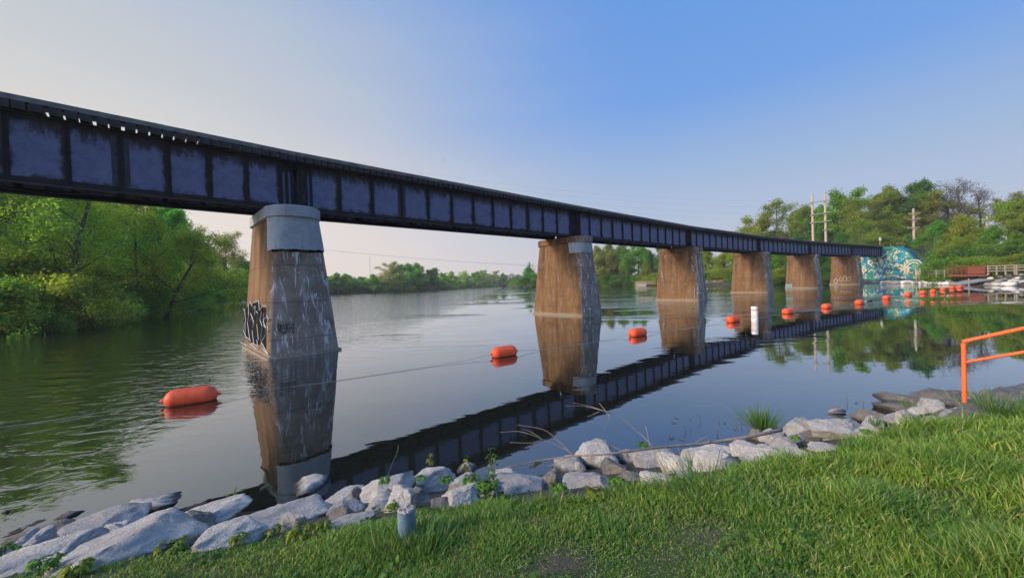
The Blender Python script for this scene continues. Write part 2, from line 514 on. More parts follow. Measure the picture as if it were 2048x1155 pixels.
mxs = g.n('ShaderNodeMixShader'); g.l(g.ramp(lw.outputs['Facing'], [(0.0, 0.05), (0.35, 0.13), (0.50, 0.22), (0.60, 0.30), (0.70, 0.40), (0.80, 0.56), (0.90, 0.82), (1.0, 0.98)]), mxs.inputs[0])
g.l(df.outputs[0], mxs.inputs[1]); g.l(gl.outputs[0], mxs.inputs[2]); g.l(mxs.outputs[0], g.out.inputs[0])
xs_ = np.linspace(-1500, 1500, 31)
WX, WY = np.meshgrid(xs_, xs_, indexing='ij')
n_ = 31
ii, jj = np.meshgrid(np.arange(n_ - 1), np.arange(n_ - 1), indexing='ij')
q0 = (ii * n_ + jj).ravel()
me = npmesh('water', np.column_stack([WX.ravel(), WY.ravel(), np.zeros(n_ * n_)]), np.stack([q0, q0 + n_, q0 + n_ + 1, q0 + 1], 1))
tag(link('water', me, g.m), kind='structure')

# ------------------------------------------------------------------ railway bridge
P = np.array([[-24.9, 1.7], [-9.71, 17.16], [5.36, 31.08], [21.44, 45.33], [38.94, 59.09], [56.87, 71.53], [75.6, 83.3], [90.9, 92.16]])
ZB, ZT = 6.34, 8.50
g = NT('girder_web'); uv = g.coord('UV'); co = g.coord()
su = g.sep(uv)
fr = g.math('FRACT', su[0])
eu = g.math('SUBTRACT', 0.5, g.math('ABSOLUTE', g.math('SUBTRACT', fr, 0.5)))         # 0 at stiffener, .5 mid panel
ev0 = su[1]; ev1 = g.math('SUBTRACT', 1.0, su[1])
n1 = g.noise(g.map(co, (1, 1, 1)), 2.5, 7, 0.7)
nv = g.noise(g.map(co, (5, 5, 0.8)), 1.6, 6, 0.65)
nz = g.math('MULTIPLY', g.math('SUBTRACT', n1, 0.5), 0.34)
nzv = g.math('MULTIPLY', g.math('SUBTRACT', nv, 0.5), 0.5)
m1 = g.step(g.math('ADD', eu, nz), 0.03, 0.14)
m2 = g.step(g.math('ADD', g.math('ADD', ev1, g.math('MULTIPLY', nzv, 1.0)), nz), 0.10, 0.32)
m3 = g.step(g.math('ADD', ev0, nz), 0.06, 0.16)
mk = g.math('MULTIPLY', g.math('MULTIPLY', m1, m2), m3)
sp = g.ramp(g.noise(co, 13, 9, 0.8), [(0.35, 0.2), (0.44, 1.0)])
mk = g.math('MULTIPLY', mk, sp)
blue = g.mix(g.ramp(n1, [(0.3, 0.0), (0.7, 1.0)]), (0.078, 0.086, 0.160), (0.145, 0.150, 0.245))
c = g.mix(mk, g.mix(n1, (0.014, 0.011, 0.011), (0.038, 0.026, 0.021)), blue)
g.pbr(c, g.math('MULTIPLY_ADD', mk, -0.18, 0.72), g.bump(g.noise(co, 14, 7, 0.7), 0.35, 0.012), spec=0.4)
M_web = g.m

g = NT('pier_concrete')
co = g.coord(); s_ = g.sep(co); oi = g.n('ShaderNodeObjectInfo')
rx = g.math('MULTIPLY', oi.outputs['Random'], 37.0)
cx_ = g.n('ShaderNodeCombineXYZ'); g.l(rx, cx_.inputs[0]); g.l(rx, cx_.inputs[2])
va = g.n('ShaderNodeVectorMath', operation='ADD'); g.l(co, va.inputs[0]); g.l(cx_.outputs[0], va.inputs[1])
cv = va.outputs[0]
n1 = g.noise(cv, 1.2, 8, 0.65); streak = g.math('ADD', g.math('MULTIPLY', g.noise(g.map(cv, (1.5, 1.5, 0.16)), 1.2, 8, 0.68), 0.65), g.math('MULTIPLY', g.noise(cv, 0.9, 7, 0.7), 0.35))
fine = g.noise(cv, 26, 6, 0.7); streak2 = g.noise(g.map(cv, (3.4, 3.4, 0.62)), 1.25, 8, 0.68, 1.6)
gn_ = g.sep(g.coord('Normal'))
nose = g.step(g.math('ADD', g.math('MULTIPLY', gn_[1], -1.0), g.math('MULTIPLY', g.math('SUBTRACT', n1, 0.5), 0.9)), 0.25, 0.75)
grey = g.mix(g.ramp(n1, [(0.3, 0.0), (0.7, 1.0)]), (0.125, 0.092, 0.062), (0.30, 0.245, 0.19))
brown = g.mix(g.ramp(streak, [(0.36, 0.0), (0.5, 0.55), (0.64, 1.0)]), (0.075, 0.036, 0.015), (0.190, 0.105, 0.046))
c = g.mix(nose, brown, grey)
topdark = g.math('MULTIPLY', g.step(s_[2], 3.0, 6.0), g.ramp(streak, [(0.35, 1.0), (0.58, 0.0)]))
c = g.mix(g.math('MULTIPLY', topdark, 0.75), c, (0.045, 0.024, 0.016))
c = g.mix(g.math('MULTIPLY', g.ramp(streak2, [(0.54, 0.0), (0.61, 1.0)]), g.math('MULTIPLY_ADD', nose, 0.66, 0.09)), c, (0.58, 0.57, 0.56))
lift = g.math('ABSOLUTE', g.math('SUBTRACT', g.math('FRACT', g.math('ADD', g.math('DIVIDE', s_[2], 1.52), g.math('MULTIPLY', n1, 0.03))), 0.5))
line = g.step(lift, 0.014, 0.004)
c = g.mix(g.math('MULTIPLY', line, 0.55), c, (0.05, 0.04, 0.03))
wl = g.step(s_[2], 0.30, 0.06)
c = g.mix(g.math('MULTIPLY', wl, 0.6), c, (0.26, 0.22, 0.17))
c = g.mix(g.ramp(fine, [(0.34, 0.6), (0.45, 0.0)]), c, (0.06, 0.045, 0.035))
# boards of the old formwork
bd = g.math('ABSOLUTE', g.math('SUBTRACT', g.math('FRACT', g.math('DIVIDE', s_[2], 0.19)), 0.5))
hh = g.math('ADD', g.math('ADD', n1, g.math('MULTIPLY', fine, 0.5)), g.math('SUBTRACT', g.math('MULTIPLY', g.step(bd, 0.06, 0.0), -0.25), g.math('MULTIPLY', line, 0.9)))
g.pbr(c, 0.9, g.bump(hh, 0.6, 0.03), spec=0.25)
M_pier = g.m

g = NT('repair_concrete'); co = g.coord()
n1 = g.noise(co, 1.6, 7, 0.65); st = g.noise(g.map(co, (5, 5, 0.7)), 1.5, 5, 0.6)
c = g.mix(g.ramp(n1, [(0.3, 0.0), (0.7, 1.0)]), (0.20, 0.225, 0.235), (0.34, 0.36, 0.36))
c = g.mix(g.ramp(st, [(0.56, 0.0), (0.72, 0.75)]), c, (0.27, 0.19, 0.12))
c = g.mix(g.ramp(g.noise(co, 11, 6, 0.7), [(0.33, 0.7), (0.42, 0.0)]), c, (0.10, 0.10, 0.10))
g.pbr(c, 0.85, g.bump(g.noise(co, 18, 6), 0.4, 0.015), spec=0.3)
M_patch = g.m
M_cap_old = M_pier


def section(a, near, far, r, bulge, z, n=14):
    """rounded rectangle; local x along the bridge, local y away from the camera side (nose at -near)"""
    pts = []
    cyc = (far - near) / 2; hl = (far + near) / 2
    for (sx, sy, a0) in ((1, -1, -90), (1, 1, 0), (-1, 1, 90), (-1, -1, 180)):
        for k in range(n + 1):
            t = R(a0 + 90 * k / n)
            pts.append([sx * (a - r) + r * math.cos(t), cyc + sy * (hl - r) + r * math.sin(t)])
    # extra points along the ends so the nose can bulge
    res = []
    for i in range(len(pts)):
        p, q = pts[i], pts[(i + 1) % len(pts)]
        m = 8 if abs(q[0] - p[0]) + abs(q[1] - p[1]) > 0.25 * a else 1
        for k in range(m): res.append([p[0] + (q[0] - p[0]) * k / m, p[1] + (q[1] - p[1]) * k / m])
    o = []
    for x, y in res:
        e = (y - cyc) / hl
        y += bulge * (1 - (x / a) ** 2) * (abs(e) ** 6) * (1 if e > 0 else -1)
        o.append((x, y, z))
    return o


def loft(mb, secs, cap0=True, cap1=True):
    n = len(secs[0]); V = [p for s in secs for p in s]; Fs = []
    for i in range(len(secs) - 1):
        for k in range(n):
            Fs.append((i * n + k, i * n + (k + 1) % n, (i + 1) * n + (k + 1) % n, (i + 1) * n + k))
    if cap0: Fs.append(tuple(range(n))[::-1])
    if cap1: Fs.append(tuple((len(secs) - 1) * n + k for k in range(n)))
    mb.add(V, Fs)


def body_dims(z):
    t = z / 5.85
    return dict(a=1.36 - 0.40 * t, near=1.60 - 0.52 * t, far=3.62 - 0.42 * t, r=0.12 + 0.40 * t ** 2, bulge=0.16 + 0.16 * t)


bridge = empty('railway_bridge', (P[1][0], P[1][1], 0))
tag(bridge, 'dark riveted plate girder railway bridge on tapered concrete piers curving across the river', 'bridge')
bl = Vector(bridge.location)
dirs = np.diff(P, axis=0); Ls = np.linalg.norm(dirs, axis=1); dirs = dirs / Ls[:, None]
pier_objs = []
PL = {1: 'nearest pier with a pale repaired upper nose and white outlined graffiti',
      2: 'brown pier with a square pale grey patch below its cap',
      3: 'brown pier with long white drips down its right edge',
      4: 'rust stained pier behind the white marker buoy',
      5: 'light brown pier with a small faded teal patch near the water',
      6: 'farthest pier with a pale graffiti ring above the water'}
off = {1: -0.28, 2: -0.15, 3: 0, 4: 0, 5: 0, 6: 0}
for i in range(1, 7):
    t = dirs[i - 1] + dirs[i]; th = math.atan2(t[1], t[0])
    cxy = P[i] + off[i] * np.array([math.cos(th), math.sin(th)])
    mb = MB()
    zs = [-1.6, 0.0, 0.085, 0.09] + list(np.linspace(0.12, 5.86, 34))
    secs = []
    for z in zs:
        dm = body_dims(max(z, 0)); e = 0.10 if z < 0.087 else 0.0
        secs.append(section(dm['a'] + e, dm['near'] + e, dm['far'] + e, dm['r'], dm['bulge'], z))
    # worn, slightly uneven faces and rounded chips along the corners
    def rough(p):
        v = Vector((p[0] + i * 9, p[1], p[2]))
        d_ = noise.fractal(v * 1.6, 0.8, 2.2, 5) * 0.010 - max(0.0, noise.noise(v * 2.7) - 0.33) * 0.10 * (1 if p[1] < -0.7 and abs(abs(p[0]) - body_dims(max(p[2], 0))['a']) < 0.16 else 0)
        q = Vector((p[0], p[1] - 1.1, 0)); q.normalize(); return (p[0] + q.x * d_, p[1] + q.y * d_, p[2])
    secs = [[rough(p) for p in s_c] if 0.1 < s_c[0][2] < 5.8 else s_c for s_c in secs]
    loft(mb, secs)
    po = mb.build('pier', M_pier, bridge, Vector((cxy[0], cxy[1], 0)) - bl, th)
    po['label'] = PL[i]
    for pl in po.data.polygons: pl.use_smooth = False
    pier_objs.append((i, po, cxy, th))
    mb = MB()
    top = body_dims(5.85); e = 0.11
    loft(mb, [section(top['a'] + ee, top['near'] + ee, top['far'] + ee, 0.62, 0.36, z) for z, ee in
              ((5.83, 0.0), (5.84, e), (6.28, e), (6.31, e - 0.03), (6.311, -0.25))])
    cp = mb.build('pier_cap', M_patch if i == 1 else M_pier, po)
    # bearings under each girder end
    for sy in (0.25, 2.35):
        mb = MB()
        for sx in (-0.42, 0.42): mb.box((sx, sy, 6.322), (0.45, 0.42, 0.036))
        mb.build('bearing', M_steel_dark, po)
    if i in (1, 2):        # newer concrete cast round the upper nose
        mb = MB()
        zlo = 4.42 if i == 1 else 4.98
        ycut = -0.55 if i == 1 else -0.25
        zz = list(np.linspace(zlo, 5.825, 6)); rows = []
        for kz, z in enumerate(zz):
            dm = body_dims(z); s = section(dm['a'] + .03, dm['near'] + .03, dm['far'] + .03, dm['r'], dm['bulge'], z)
            rows.append(s)
        n = len(rows[0]); keep = [k for k in range(n) if rows[0][k][1] < ycut]
        V = []; idm = {}
        for r_ in range(len(rows)):
            for k in keep: idm[(r_, k)] = len(V); V.append(rows[r_][k])
        Fs = []
        for r_ in range(len(rows) - 1):
            for k in keep:
                k2 = (k + 1) % n
                if k2 in keep: Fs.append((idm[(r_, k)], idm[(r_, k2)], idm[(r_ + 1, k2)], idm[(r_ + 1, k)]))
        mb.add(V, Fs)
        po2 = mb.build('repair_patch', M_patch, po)
        sol = po2.modifiers.new('s', 'SOLIDIFY'); sol.thickness = 0.03; sol.offset = 0
        if i == 1:           # crumbled dark edge of the repair
            mb = MB(); prev = None; rr = random.Random(4)
            ks = [k for k in keep]
            seq = sorted(ks, key=lambda k: math.atan2(rows[0][k][0], -(rows[0][k][1] + 0.2)))
            pts = [Vector(rows[0][k]) for k in seq if abs(rows[0][k][0]) < 0.99 and rows[0][k][1] < -0.9]
            pts = [p + Vector((0, -0.012, -0.02 + rr.uniform(-.02, .02))) for p in pts]
            if len(pts) > 3:
                mb.tube(pts, [rr.uniform(0.02, 0.065) for _ in pts], 5)
                mb.build('crumbled_edge', M_blackpaint, po)

# spans
nrm_sides = {'near': 0.0, 'far': 2.1}
tie_i = 0
rest = MB()
stiff_me = None
n_panels = 12
rivet_f = [(0, 1, 2), (0, 2, 3), (0, 3, 4), (0, 4, 1)]
for si in range(7):
    A = P[si]; L = Ls[si]; th = math.atan2(dirs[si][1], dirs[si][0])
    base = Vector((A[0], A[1], 0)) - bl
    gap = 0.07
    n_panels = 17 if si == 0 else 12
    dp = (L - 0.9) / n_panels
    for side, y0 in nrm_sides.items():
        me = bpy.data.meshes.new('web')
        x0, x1 = gap, L - gap
        t = 0.02
        fl = 0.30
        mb = MB()
        # web plate
        mb.box(((x0 + x1) / 2, y0, (ZB + ZT) / 2), (x1 - x0, t, ZT - ZB - 0.06))
        nweb = len(mb.f)
        ysg = -1
        for zc, sgn in ((ZT, -1), (ZB, 1)):
            mb.box(((x0 + x1) / 2, y0, zc + sgn * 0.02), (x1 - x0, fl, 0.04))                       # flange plate
            for s2 in (-1, 1):
                mb.box(((x0 + x1) / 2, y0 + s2 * (t / 2 + 0.009), zc + sgn * (0.04 + 0.078)), (x1 - x0 - .002, 0.016, 0.152))   # flange angle leg
        if si <= 2 and side == 'near':            # rivet heads along flange angles
            sp = 0.11 if si < 2 else 0.16
            for zc in (ZB + 0.09, ZB + 0.155, ZT - 0.10):
                x = x0 + 0.05
                while x < x1:
                    c0 = (x, y0 - t / 2 - 0.017, zc)
                    rr_ = 0.016
                    mb.add([(c0[0], c0[1] - 0.014, c0[2]), (c0[0] - rr_, c0[1], c0[2]), (c0[0], c0[1], c0[2] + rr_), (c0[0] + rr_, c0[1], c0[2]), (c0[0], c0[1], c0[2] - rr_)], rivet_f)
                    x += sp
        me.from_pydata(mb.v, [], mb.f)
        uvl = me.uv_layers.new(name='UVMap')
        for pl in me.polygons:
            pl.material_index = 0 if pl.index < nweb else 1
            for li in pl.loop_indices:
                co_ = me.vertices[me.loops[li].vertex_index].co
                uvl.data[li].uv = ((co_.x - 0.25) / dp, (co_.z - ZB) / (ZT - ZB))
        me.materials.append(M_web); me.materials.append(M_steel_dark)
        go = link('girder', me, None, bridge, base, th)
        if side == 'near' and si > 0 or side == 'near':
            if stiff_me is None:
                mb = MB()
                mb.box((0, -0.075, (ZB + ZT) / 2), (0.014, 0.125, ZT - ZB - 0.085))       # outstanding leg
                mb.box((0.06, -0.019, (ZB + ZT) / 2), (0.105, 0.014, ZT - ZB - 0.4))       # flat leg on web
                z = ZB + 0.28
                while z < ZT - 0.25:
                    mb.add([(0.07, -0.042, z), (0.056, -0.026, z), (0.07, -0.026, z + .014), (0.084, -0.026, z), (0.07, -0.026, z - .014)], rivet_f)
                    z += 0.13
                so = mb.build('stiffener', M_steel_dark, go); stiff_me = so.data
                bpy.data.objects.remove(so)
            xs_st = [0.25 + dp * k for k in range(1, n_panels)] + [x0 + .03, x0 + .30, x0 + 0.52, x1 - .12, x1 - .34, x1 - 0.56]
            for xx in xs_st:
                so = link('stiffener', stiff_me, None, go, (xx, 0, 0))
            if si in (0, 1, 2):
                mb = MB()       # splice plates beside two of the stiffeners
                for k in (3, 9) if si != 0 else (7, 13):
                    xx = 0.25 + dp * k
                    for s2 in (-1, 1):
                        mb.box((xx + s2 * 0.125 + (0.05 if s2 > 0 else 0), -0.017, (ZB + ZT) / 2), (0.15, 0.012, ZT - ZB - 0.42))
                        for col_ in (-0.045, 0.045):
                            z = ZB + 0.26
                            while z < ZT - 0.24:
                                cxx = xx + s2 * 0.125 + (0.05 if s2 > 0 else 0) + col_
                                mb.add([(cxx, -0.037, z), (cxx - .016, -0.023, z), (cxx, -0.023, z + .016), (cxx + .016, -0.023, z), (cxx, -0.023, z - .016)], rivet_f)
                                z += 0.095
                mb.build('splice_plate', M_splice, go)
    # cross frames between the two girders
    mb = MB()
    for k in range(0, 7):
        xx = 0.4 + (L - 0.8) * k / 6
        mb.beam((xx, 0.16, ZB + 0.12), (xx, 1.94, ZT - 0.15), 0.07, 0.07)
        mb.beam((xx, 0.16, ZT - 0.15), (xx, 1.94, ZB + 0.12), 0.07, 0.07)
        if k < 6:
            xn = 0.4 + (L - 0.8) * (k + 1) / 6
            mb.beam((xx, 0.16, ZB + 0.07), (xn, 1.94, ZB + 0.07), 0.08, 0.03)
            mb.beam((xx, 1.94, ZB + 0.105), (xn, 0.16, ZB + 0.105), 0.08, 0.03)
    mb.build('cross_bracing', M_steel_dark, bridge, base, th)
    # curb timbers and rails
    mb = MB()
    nseg = 5
    for yy in (-0.16, 2.26):
        for k in range(nseg):
            mb.box(((k + .5) * L / nseg, yy + random.uniform(-.012, .012), 8.87), (L / nseg - 0.012, 0.2, 0.17))
            mb.box(((k + .12) * L / nseg, yy, 8.975), (0.04, 0.04, 0.04))
            mb.box(((k + .62) * L / nseg, yy, 8.975), (0.04, 0.04, 0.04))
    mb.build('curb_timber', M_curb, bridge, base, th)
    for yy in (0.33, 1.77):
        mb = MB()
        mb.box((L / 2, yy, 8.795), (L, 0.13, 0.015)); mb.box((L / 2, yy, 8.85), (L, 0.016, 0.1)); mb.box((L / 2, yy, 8.92), (L, 0.07, 0.035))
        mb.build('rail', M_rail, bridge, base, th)
    # ties
    nt_ = int(L / 0.335)
    for k in range(nt_):
        xx = (k + 0.5) * L / nt_
        ln = 2.62 + random.uniform(-0.05, 0.07)
        cyy = 1.05 - 0.02 + random.uniform(-0.03, 0.02)
        M3 = Matrix.Rotation(random.uniform(-0.02, 0.02), 3, 'Z')
        wz = random.uniform(0.245, 0.28)
        if tie_i < 100 and (si > 0 or k > 0.38 * nt_):
            mb = MB(); mb.box((0, 0, 0), (wz, ln, 0.245), M3)
            mb.build('tie', M_timber, bridge, base + Matrix.Rotation(th, 3, 'Z') @ Vector((xx, cyy, 8.645)), th, bevel=0.008)
            tie_i += 1
        else:
            pos = Matrix.Rotation(th, 3, 'Z') @ Vector((xx, cyy, 8.645)) + base
            rest.box(pos, (wz, ln, 0.245), Matrix.Rotation(th, 3, 'Z') @ M3)
ro = rest.build('tie', M_timber, bridge)
ro['kind'] = 'stuff'


# graffiti painted on the piers: strips a few millimetres proud of the concrete
def pier_hit(i, px, py):
    """point on the pier surface seen in the photo at px,py (marching the ray)"""
    _, po, cxy, th = [q for q in pier_objs if q[0] == i][0]
    d = ray(px, py); o = np.array([0, 0, H]); d = d / np.linalg.norm(d)
    ct, st = math.cos(-th), math.sin(-th)
    lo = math.hypot(*cxy) - 5
    for t in np.arange(lo, lo + 10, 0.01):
        p = o + d * t
        x = (p[0] - cxy[0]) * ct - (p[1] - cxy[1]) * st
        y = (p[0] - cxy[0]) * st + (p[1] - cxy[1]) * ct
        dm = body_dims(max(p[2], 0))
        hl = (dm['far'] + dm['near']) / 2; cyc = (dm['far'] - dm['near']) / 2
        e = (y - cyc) / hl
        if abs(x) < dm['a'] and y > -dm['near'] - dm['bulge'] * (1 - (x / dm['a']) ** 2):
            q = p - d * 0.065
            return Vector(((q[0] - cxy[0]) * ct - (q[1] - cxy[1]) * st, (q[0] - cxy[0]) * st + (q[1] - cxy[1]) * ct, q[2])), po
    return None, po


def paint(i, name, strokes, wd, mat, conv):
    mb = MB(); po = None
    for st in strokes:
        pts = []
        for (x, y) in st:
            h, po = pier_hit(i, *conv(x, y))
            if h is not None: pts.append(h)
        for a_, b_ in zip(pts[:-1], pts[1:]):
            if (a_ - b_).length > 1.6 or (a_ - b_).length < 1e-4: continue
            mb.beam(a_, b_, wd, 0.006) if False else mb.tube([a_, b_], wd / 2, 4)
    if mb.v: mb.build(name, mat, po)


def fillpaint(i, name, poly, mat, conv):
    po = None; pts = []
    for (x, y) in poly:
        h, po = pier_hit(i, *conv(x, y))
        if h is not None: pts.append(h)
    c = sum(pts, Vector()) / len(pts)
    mb = MB(); mb.add([c] + pts, [(0, k + 1, (k + 1) % len(pts) + 1) for k in range(len(pts))])
    mb.build(name, mat, po)


cvA = lambda x, y: (450 + x / 3.207, 380 + y / 3.207)
white_strokes = [
    [(95, 985), (133, 938), (165, 965), (137, 995), (100, 975)],
    [(163, 985), (205, 1020), (238, 985), (232, 975), (275, 1050)], [(163, 985), (170, 980), (215, 1000), (205, 1020)],
    [(240, 985), (238, 1012), (277, 1055)],
    [(133, 938), (118, 900), (125, 850), (133, 845), (128, 775), (120, 760), (160, 712), (175, 745), (178, 722), (215, 706), (222, 770), (240, 740), (268, 742), (265, 800), (280, 830), (268, 850), (278, 900), (268, 915)],
    [(150, 720), (152, 800), (145, 850), (160, 960)], [(165, 790), (180, 830), (175, 900), (185, 985)], [(200, 775), (210, 790), (205, 860), (215, 960)],
    [(235, 780), (225, 830), (238, 870), (230, 965)], [(250, 790), (245, 840), (262, 880), (258, 930), (232, 975)], [(180, 760), (195, 740), (192, 800)],
    [(165, 835), (175, 810), (185, 850), (182, 880)], [(205, 960), (210, 1000)], [(130, 850), (130, 930)], [(265, 815), (250, 825), (250, 870), (266, 885)]]
blackfill = [(124, 775), (160, 728), (213, 720), (238, 750), (262, 756), (266, 850), (262, 1020), (240, 975), (205, 1000), (160, 975), (122, 930), (114, 930), (116, 880)]
fillpaint(1, 'graffiti_shadow', blackfill, M_blackpaint, cvA)
paint(1, 'graffiti_outline', white_strokes, 0.034, M_whitepaint, cvA)
black_strokes = [[(340, 905), (350, 895), (337, 880), (352, 860), (365, 872), (350, 888), (362, 905)], [(375, 855), (372, 892), (392, 892), (392, 850)], [(366, 842), (372, 838)], [(384, 842), (390, 838)],
                 [(402, 858), (398, 885), (402, 893), (414, 880), (408, 856), (400, 860)], [(414, 860), (442, 862), (422, 885), (445, 885), (432, 900), (442, 925), (436, 912), (446, 905)],
                 [(345, 908), (420, 905)], [(372, 915), (398, 914)], [(346, 850), (342, 880)], [(356, 862), (360, 895)]]
paint(1, 'graffiti_tag', black_strokes, 0.022, M_blackpaint, cvA)
g_ring = simple('grey_spray_paint', (0.30, 0.29, 0.28), 0.8, 0.2, 6)
ringp = [(1113 + 15 * math.cos(k * .6), 583 + 17 * math.sin(k * .6)) for k in range(12)]
cvB = lambda x, y: (1400 + x / 4.096, 420 + y / 4.096)
paint(6, 'graffiti_ring', [ringp], 0.20, g_ring, cvB)
lett = [[(1140, 575), (1150, 548), (1168, 560), (1160, 585), (1140, 575)], [(1175, 580), (1180, 540), (1200, 545), (1202, 582), (1178, 582)], [(1210, 550), (1228, 548), (1238, 572), (1215, 584), (1210, 550)]]
g_tan = simple('tan_spray_paint', (0.26, 0.185, 0.125), 0.8, 0.25, 3)
paint(6, 'graffiti_letters', lett, 0.20, g_tan, cvB)
g_teal = simple('teal_spray_paint', (0.10, 0.20, 0.19), 0.8, 0.25, 3)
fillpaint(5, 'graffiti_patch', [(700, 605), (755, 603), (757, 630), (698, 632)], g_teal, cvB)
p3w = simple('white_lime', (0.33, 0.31, 0.29), 0.85, 0.2, 6)
drip = lambda pts: [(x, y) for x, y in pts]
cvC = lambda x, y: (1180 + x / 6.4, 480 + y / 6.4)
paint(3, 'lime_drips', [[(1360, 190), (1368, 330), (1375, 420)], [(1395, 230), (1410, 320), (1440, 420)], [(1365, 370), (1400, 470), (1395, 540)], [(1300, 310), (1330, 370), (1320, 400)], [(1310, 330), (1300, 375), (1330, 400)],
                        [(1375, 560), (1385, 640), (1420, 690)], [(1430, 430), (1450, 560), (1460, 650)], [(1345, 610), (1335, 680), (1340, 740)], [(935, 450), (938, 590)], [(918, 400), (925, 480)]], 0.075, p3w, cvC)

# ------------------------------------------------------------------ abutment with mural
M_mural = NT('mural_base'); g = M_mural; co = g.coord()
v = g.n('ShaderNodeTexVoronoi'); g.l(g.map(co, (1, 1, 1)), v.inputs['Vector']); v.inputs['Scale'].default_value = 1.15
cc = g.ramp(g.sep(v.outputs['Color'])[0], [(0.0, (0.008, 0.08, 0.085)), (0.25, (0.012, 0.15, 0.165)), (0.45, (0.010, 0.10, 0.22)), (0.62, (0.012, 0.16, 0.12)), (0.8, (0.02, 0.22, 0.24)), (0.92, (0.006, 0.04, 0.06))], 'CONSTANT')
g.pbr(cc, 0.75, spec=0.3)
abut = empty('bridge_abutment', (ABUT[0], ABUT[1], 0), R(-60))       # local +x = AN (towards the near side), local +y = AU
tag(abut, 'sloping concrete abutment wall covered by a teal blue and cream painted mural', 'abutment wall')
mb = MB()
outl = [(-6, -0.5), (-6, 7.0), (-3.0, 8.2), (-0.8, 8.2), (-0.79, 8.55), (3.0, 8.62), (4.4, 7.6), (5.6, 5.9), (7.4, 4.0), (8.7, 2.6), (9.8, 1.2), (10.2, -0.5)]
mb.poly([(x, 0, z) for x, z in outl], (0, 1, 0), 3.6)
mb.build('mural_wall', g.m, abut)


def in_wall(x, z):
    top = np.interp(x, [p[0] for p in outl[1:-1]], [p[1] for p in outl[1:-1]])
    return -5.6 < x < 9.7 and 0.6 < z < top - 0.25


cols = {'cream': simple('mural_cream', (0.50, 0.41, 0.27), .7, .08), 'blue': simple('mural_blue', (0.012, 0.14, 0.33), .7, .08), 'aqua': simple('mural_aqua', (0.03, 0.30, 0.33), .7, .08),
        'green': simple('mural_green', (0.02, 0.20, 0.12), .7, .08), 'dark': simple('mural_dark', (0.008, 0.05, 0.07), .7, .08)}
MBs = {k: MB() for k in cols}; lay = {'dark': 0.004, 'blue': 0.008, 'green': 0.012, 'aqua': 0.016, 'cream': 0.020}


def stripm(col, pts, wd):
    y = -lay[col] - 0.0003 * (len(MBs[col].f) % 11)
    for (x0, z0), (x1, z1) in zip(pts[:-1], pts[1:]):
        L_ = math.hypot(x1 - x0, z1 - z0) + 1e-6; nx, nz = -(z1 - z0) / L_ * wd / 2, (x1 - x0) / L_ * wd / 2
        MBs[col].add([(x0 - nx, y, z0 - nz), (x1 - nx, y, z1 - nz), (x1 + nx, y, z1 + nz), (x0 + nx, y, z0 + nz)], [(0, 1, 2, 3)])


def discm(col, cx, cz, r0, r1, n=18, a0=0, a1=360):
    stripm(col, [(cx + (r0 + r1) / 2 * math.cos(R(a0 + (a1 - a0) * k / n)), cz + (r0 + r1) / 2 * math.sin(R(a0 + (a1 - a0) * k / n))) for k in range(n + 1)], r1 - r0)


rr = random.Random(11)
for _ in range(900):
    x = rr.uniform(-5.6, 9.7); z = rr.uniform(0.6, 8.3)
    if not in_wall(x, z): continue
    col = rr.choice(['cream', 'cream', 'cream', 'aqua', 'aqua', 'blue', 'green', 'dark'])
    kind = rr.random(); s = rr.uniform(0.14, 0.44)
    if not in_wall(x + s, z + s) or not in_wall(x - s, z - s) or not in_wall(x + s, z - s): continue
    if kind < 0.3:
        a0 = rr.uniform(0, 360); discm(col, x, z, s * 0.65, s * 0.95, 10, a0, a0 + rr.uniform(120, 360))
    elif kind < 0.45:
        discm(col, x, z, 0.01, s * 0.5, 10)
    elif kind < 0.75:
        a0 = rr.uniform(0, 6.28); pts = []
        for k in range(7): pts.append((x + (k / 6 - .5) * 2 * s * math.cos(a0) + 0.25 * s * math.sin(k * 1.3) * math.sin(a0), z + (k / 6 - .5) * 2 * s * math.sin(a0) - 0.25 * s * math.sin(k * 1.3) * math.cos(a0)))
        stripm(col, pts, rr.uniform(0.07, 0.16))
    else:
        a0 = rr.uniform(0, 6.28)
        for k in range(rr.choice([3, 4, 5])):
            th = a0 + k * 0.5
            stripm(col, [(x + .3 * s * math.cos(th), z + .3 * s * math.sin(th)), (x + s * math.cos(th), z + s * math.sin(th))], 0.10)
# main motifs: star with ring, arch, sun disc, zigzags, leaf shapes
for k in range(8):
    th = R(45 * k); stripm('cream', [(4.1 + .45 * math.cos(th - .3), 3.3 + .45 * math.sin(th - .3)), (4.1 + 1.15 * math.cos(th), 3.3 + 1.15 * math.sin(th)), (4.1 + .45 * math.cos(th + .3), 3.3 + .45 * math.sin(th + .3))], 0.15)
discm('blue', 4.1, 3.3, 0.0, 0.42); discm('cream', 4.1, 3.3, 0.16, 0.36)
for r_, cl in ((1.35, 'cream'), (1.05, 'green'), (0.78, 'cream'), (0.5, 'aqua')): discm(cl, 5.6, 3.9, r_ - .2, r_, 16, 15, 165)
discm('cream', -2.0, 5.0, .35, .6); discm('blue', 3.2, 5.3, .2, .75); discm('aqua', 3.2, 5.3, .3, .5); discm('cream', 0.0, 5.1, 0.1, .3); discm('green', 0.0, 5.1, .34, .62)
stripm('cream', [(5.9, 1.9), (6.5, 2.5), (6.3, 2.1), (7.0, 2.6), (6.8, 2.2), (7.6, 2.8)], 0.15)
stripm('cream', [(-4.2, 1.2), (-3.8, 2.2), (-3.4, 1.2), (-3.9, 1.2)], 0.15)
stripm('cream', [(-1.2, 1.0), (-.8, 2.0), (-.4, 1.0)], 0.15); stripm('cream', [(1.2, 1.6), (2.8, 1.6)], 0.15); discm('green', 2.0, 1.6, 0.05, .6, 10, 0, 180)
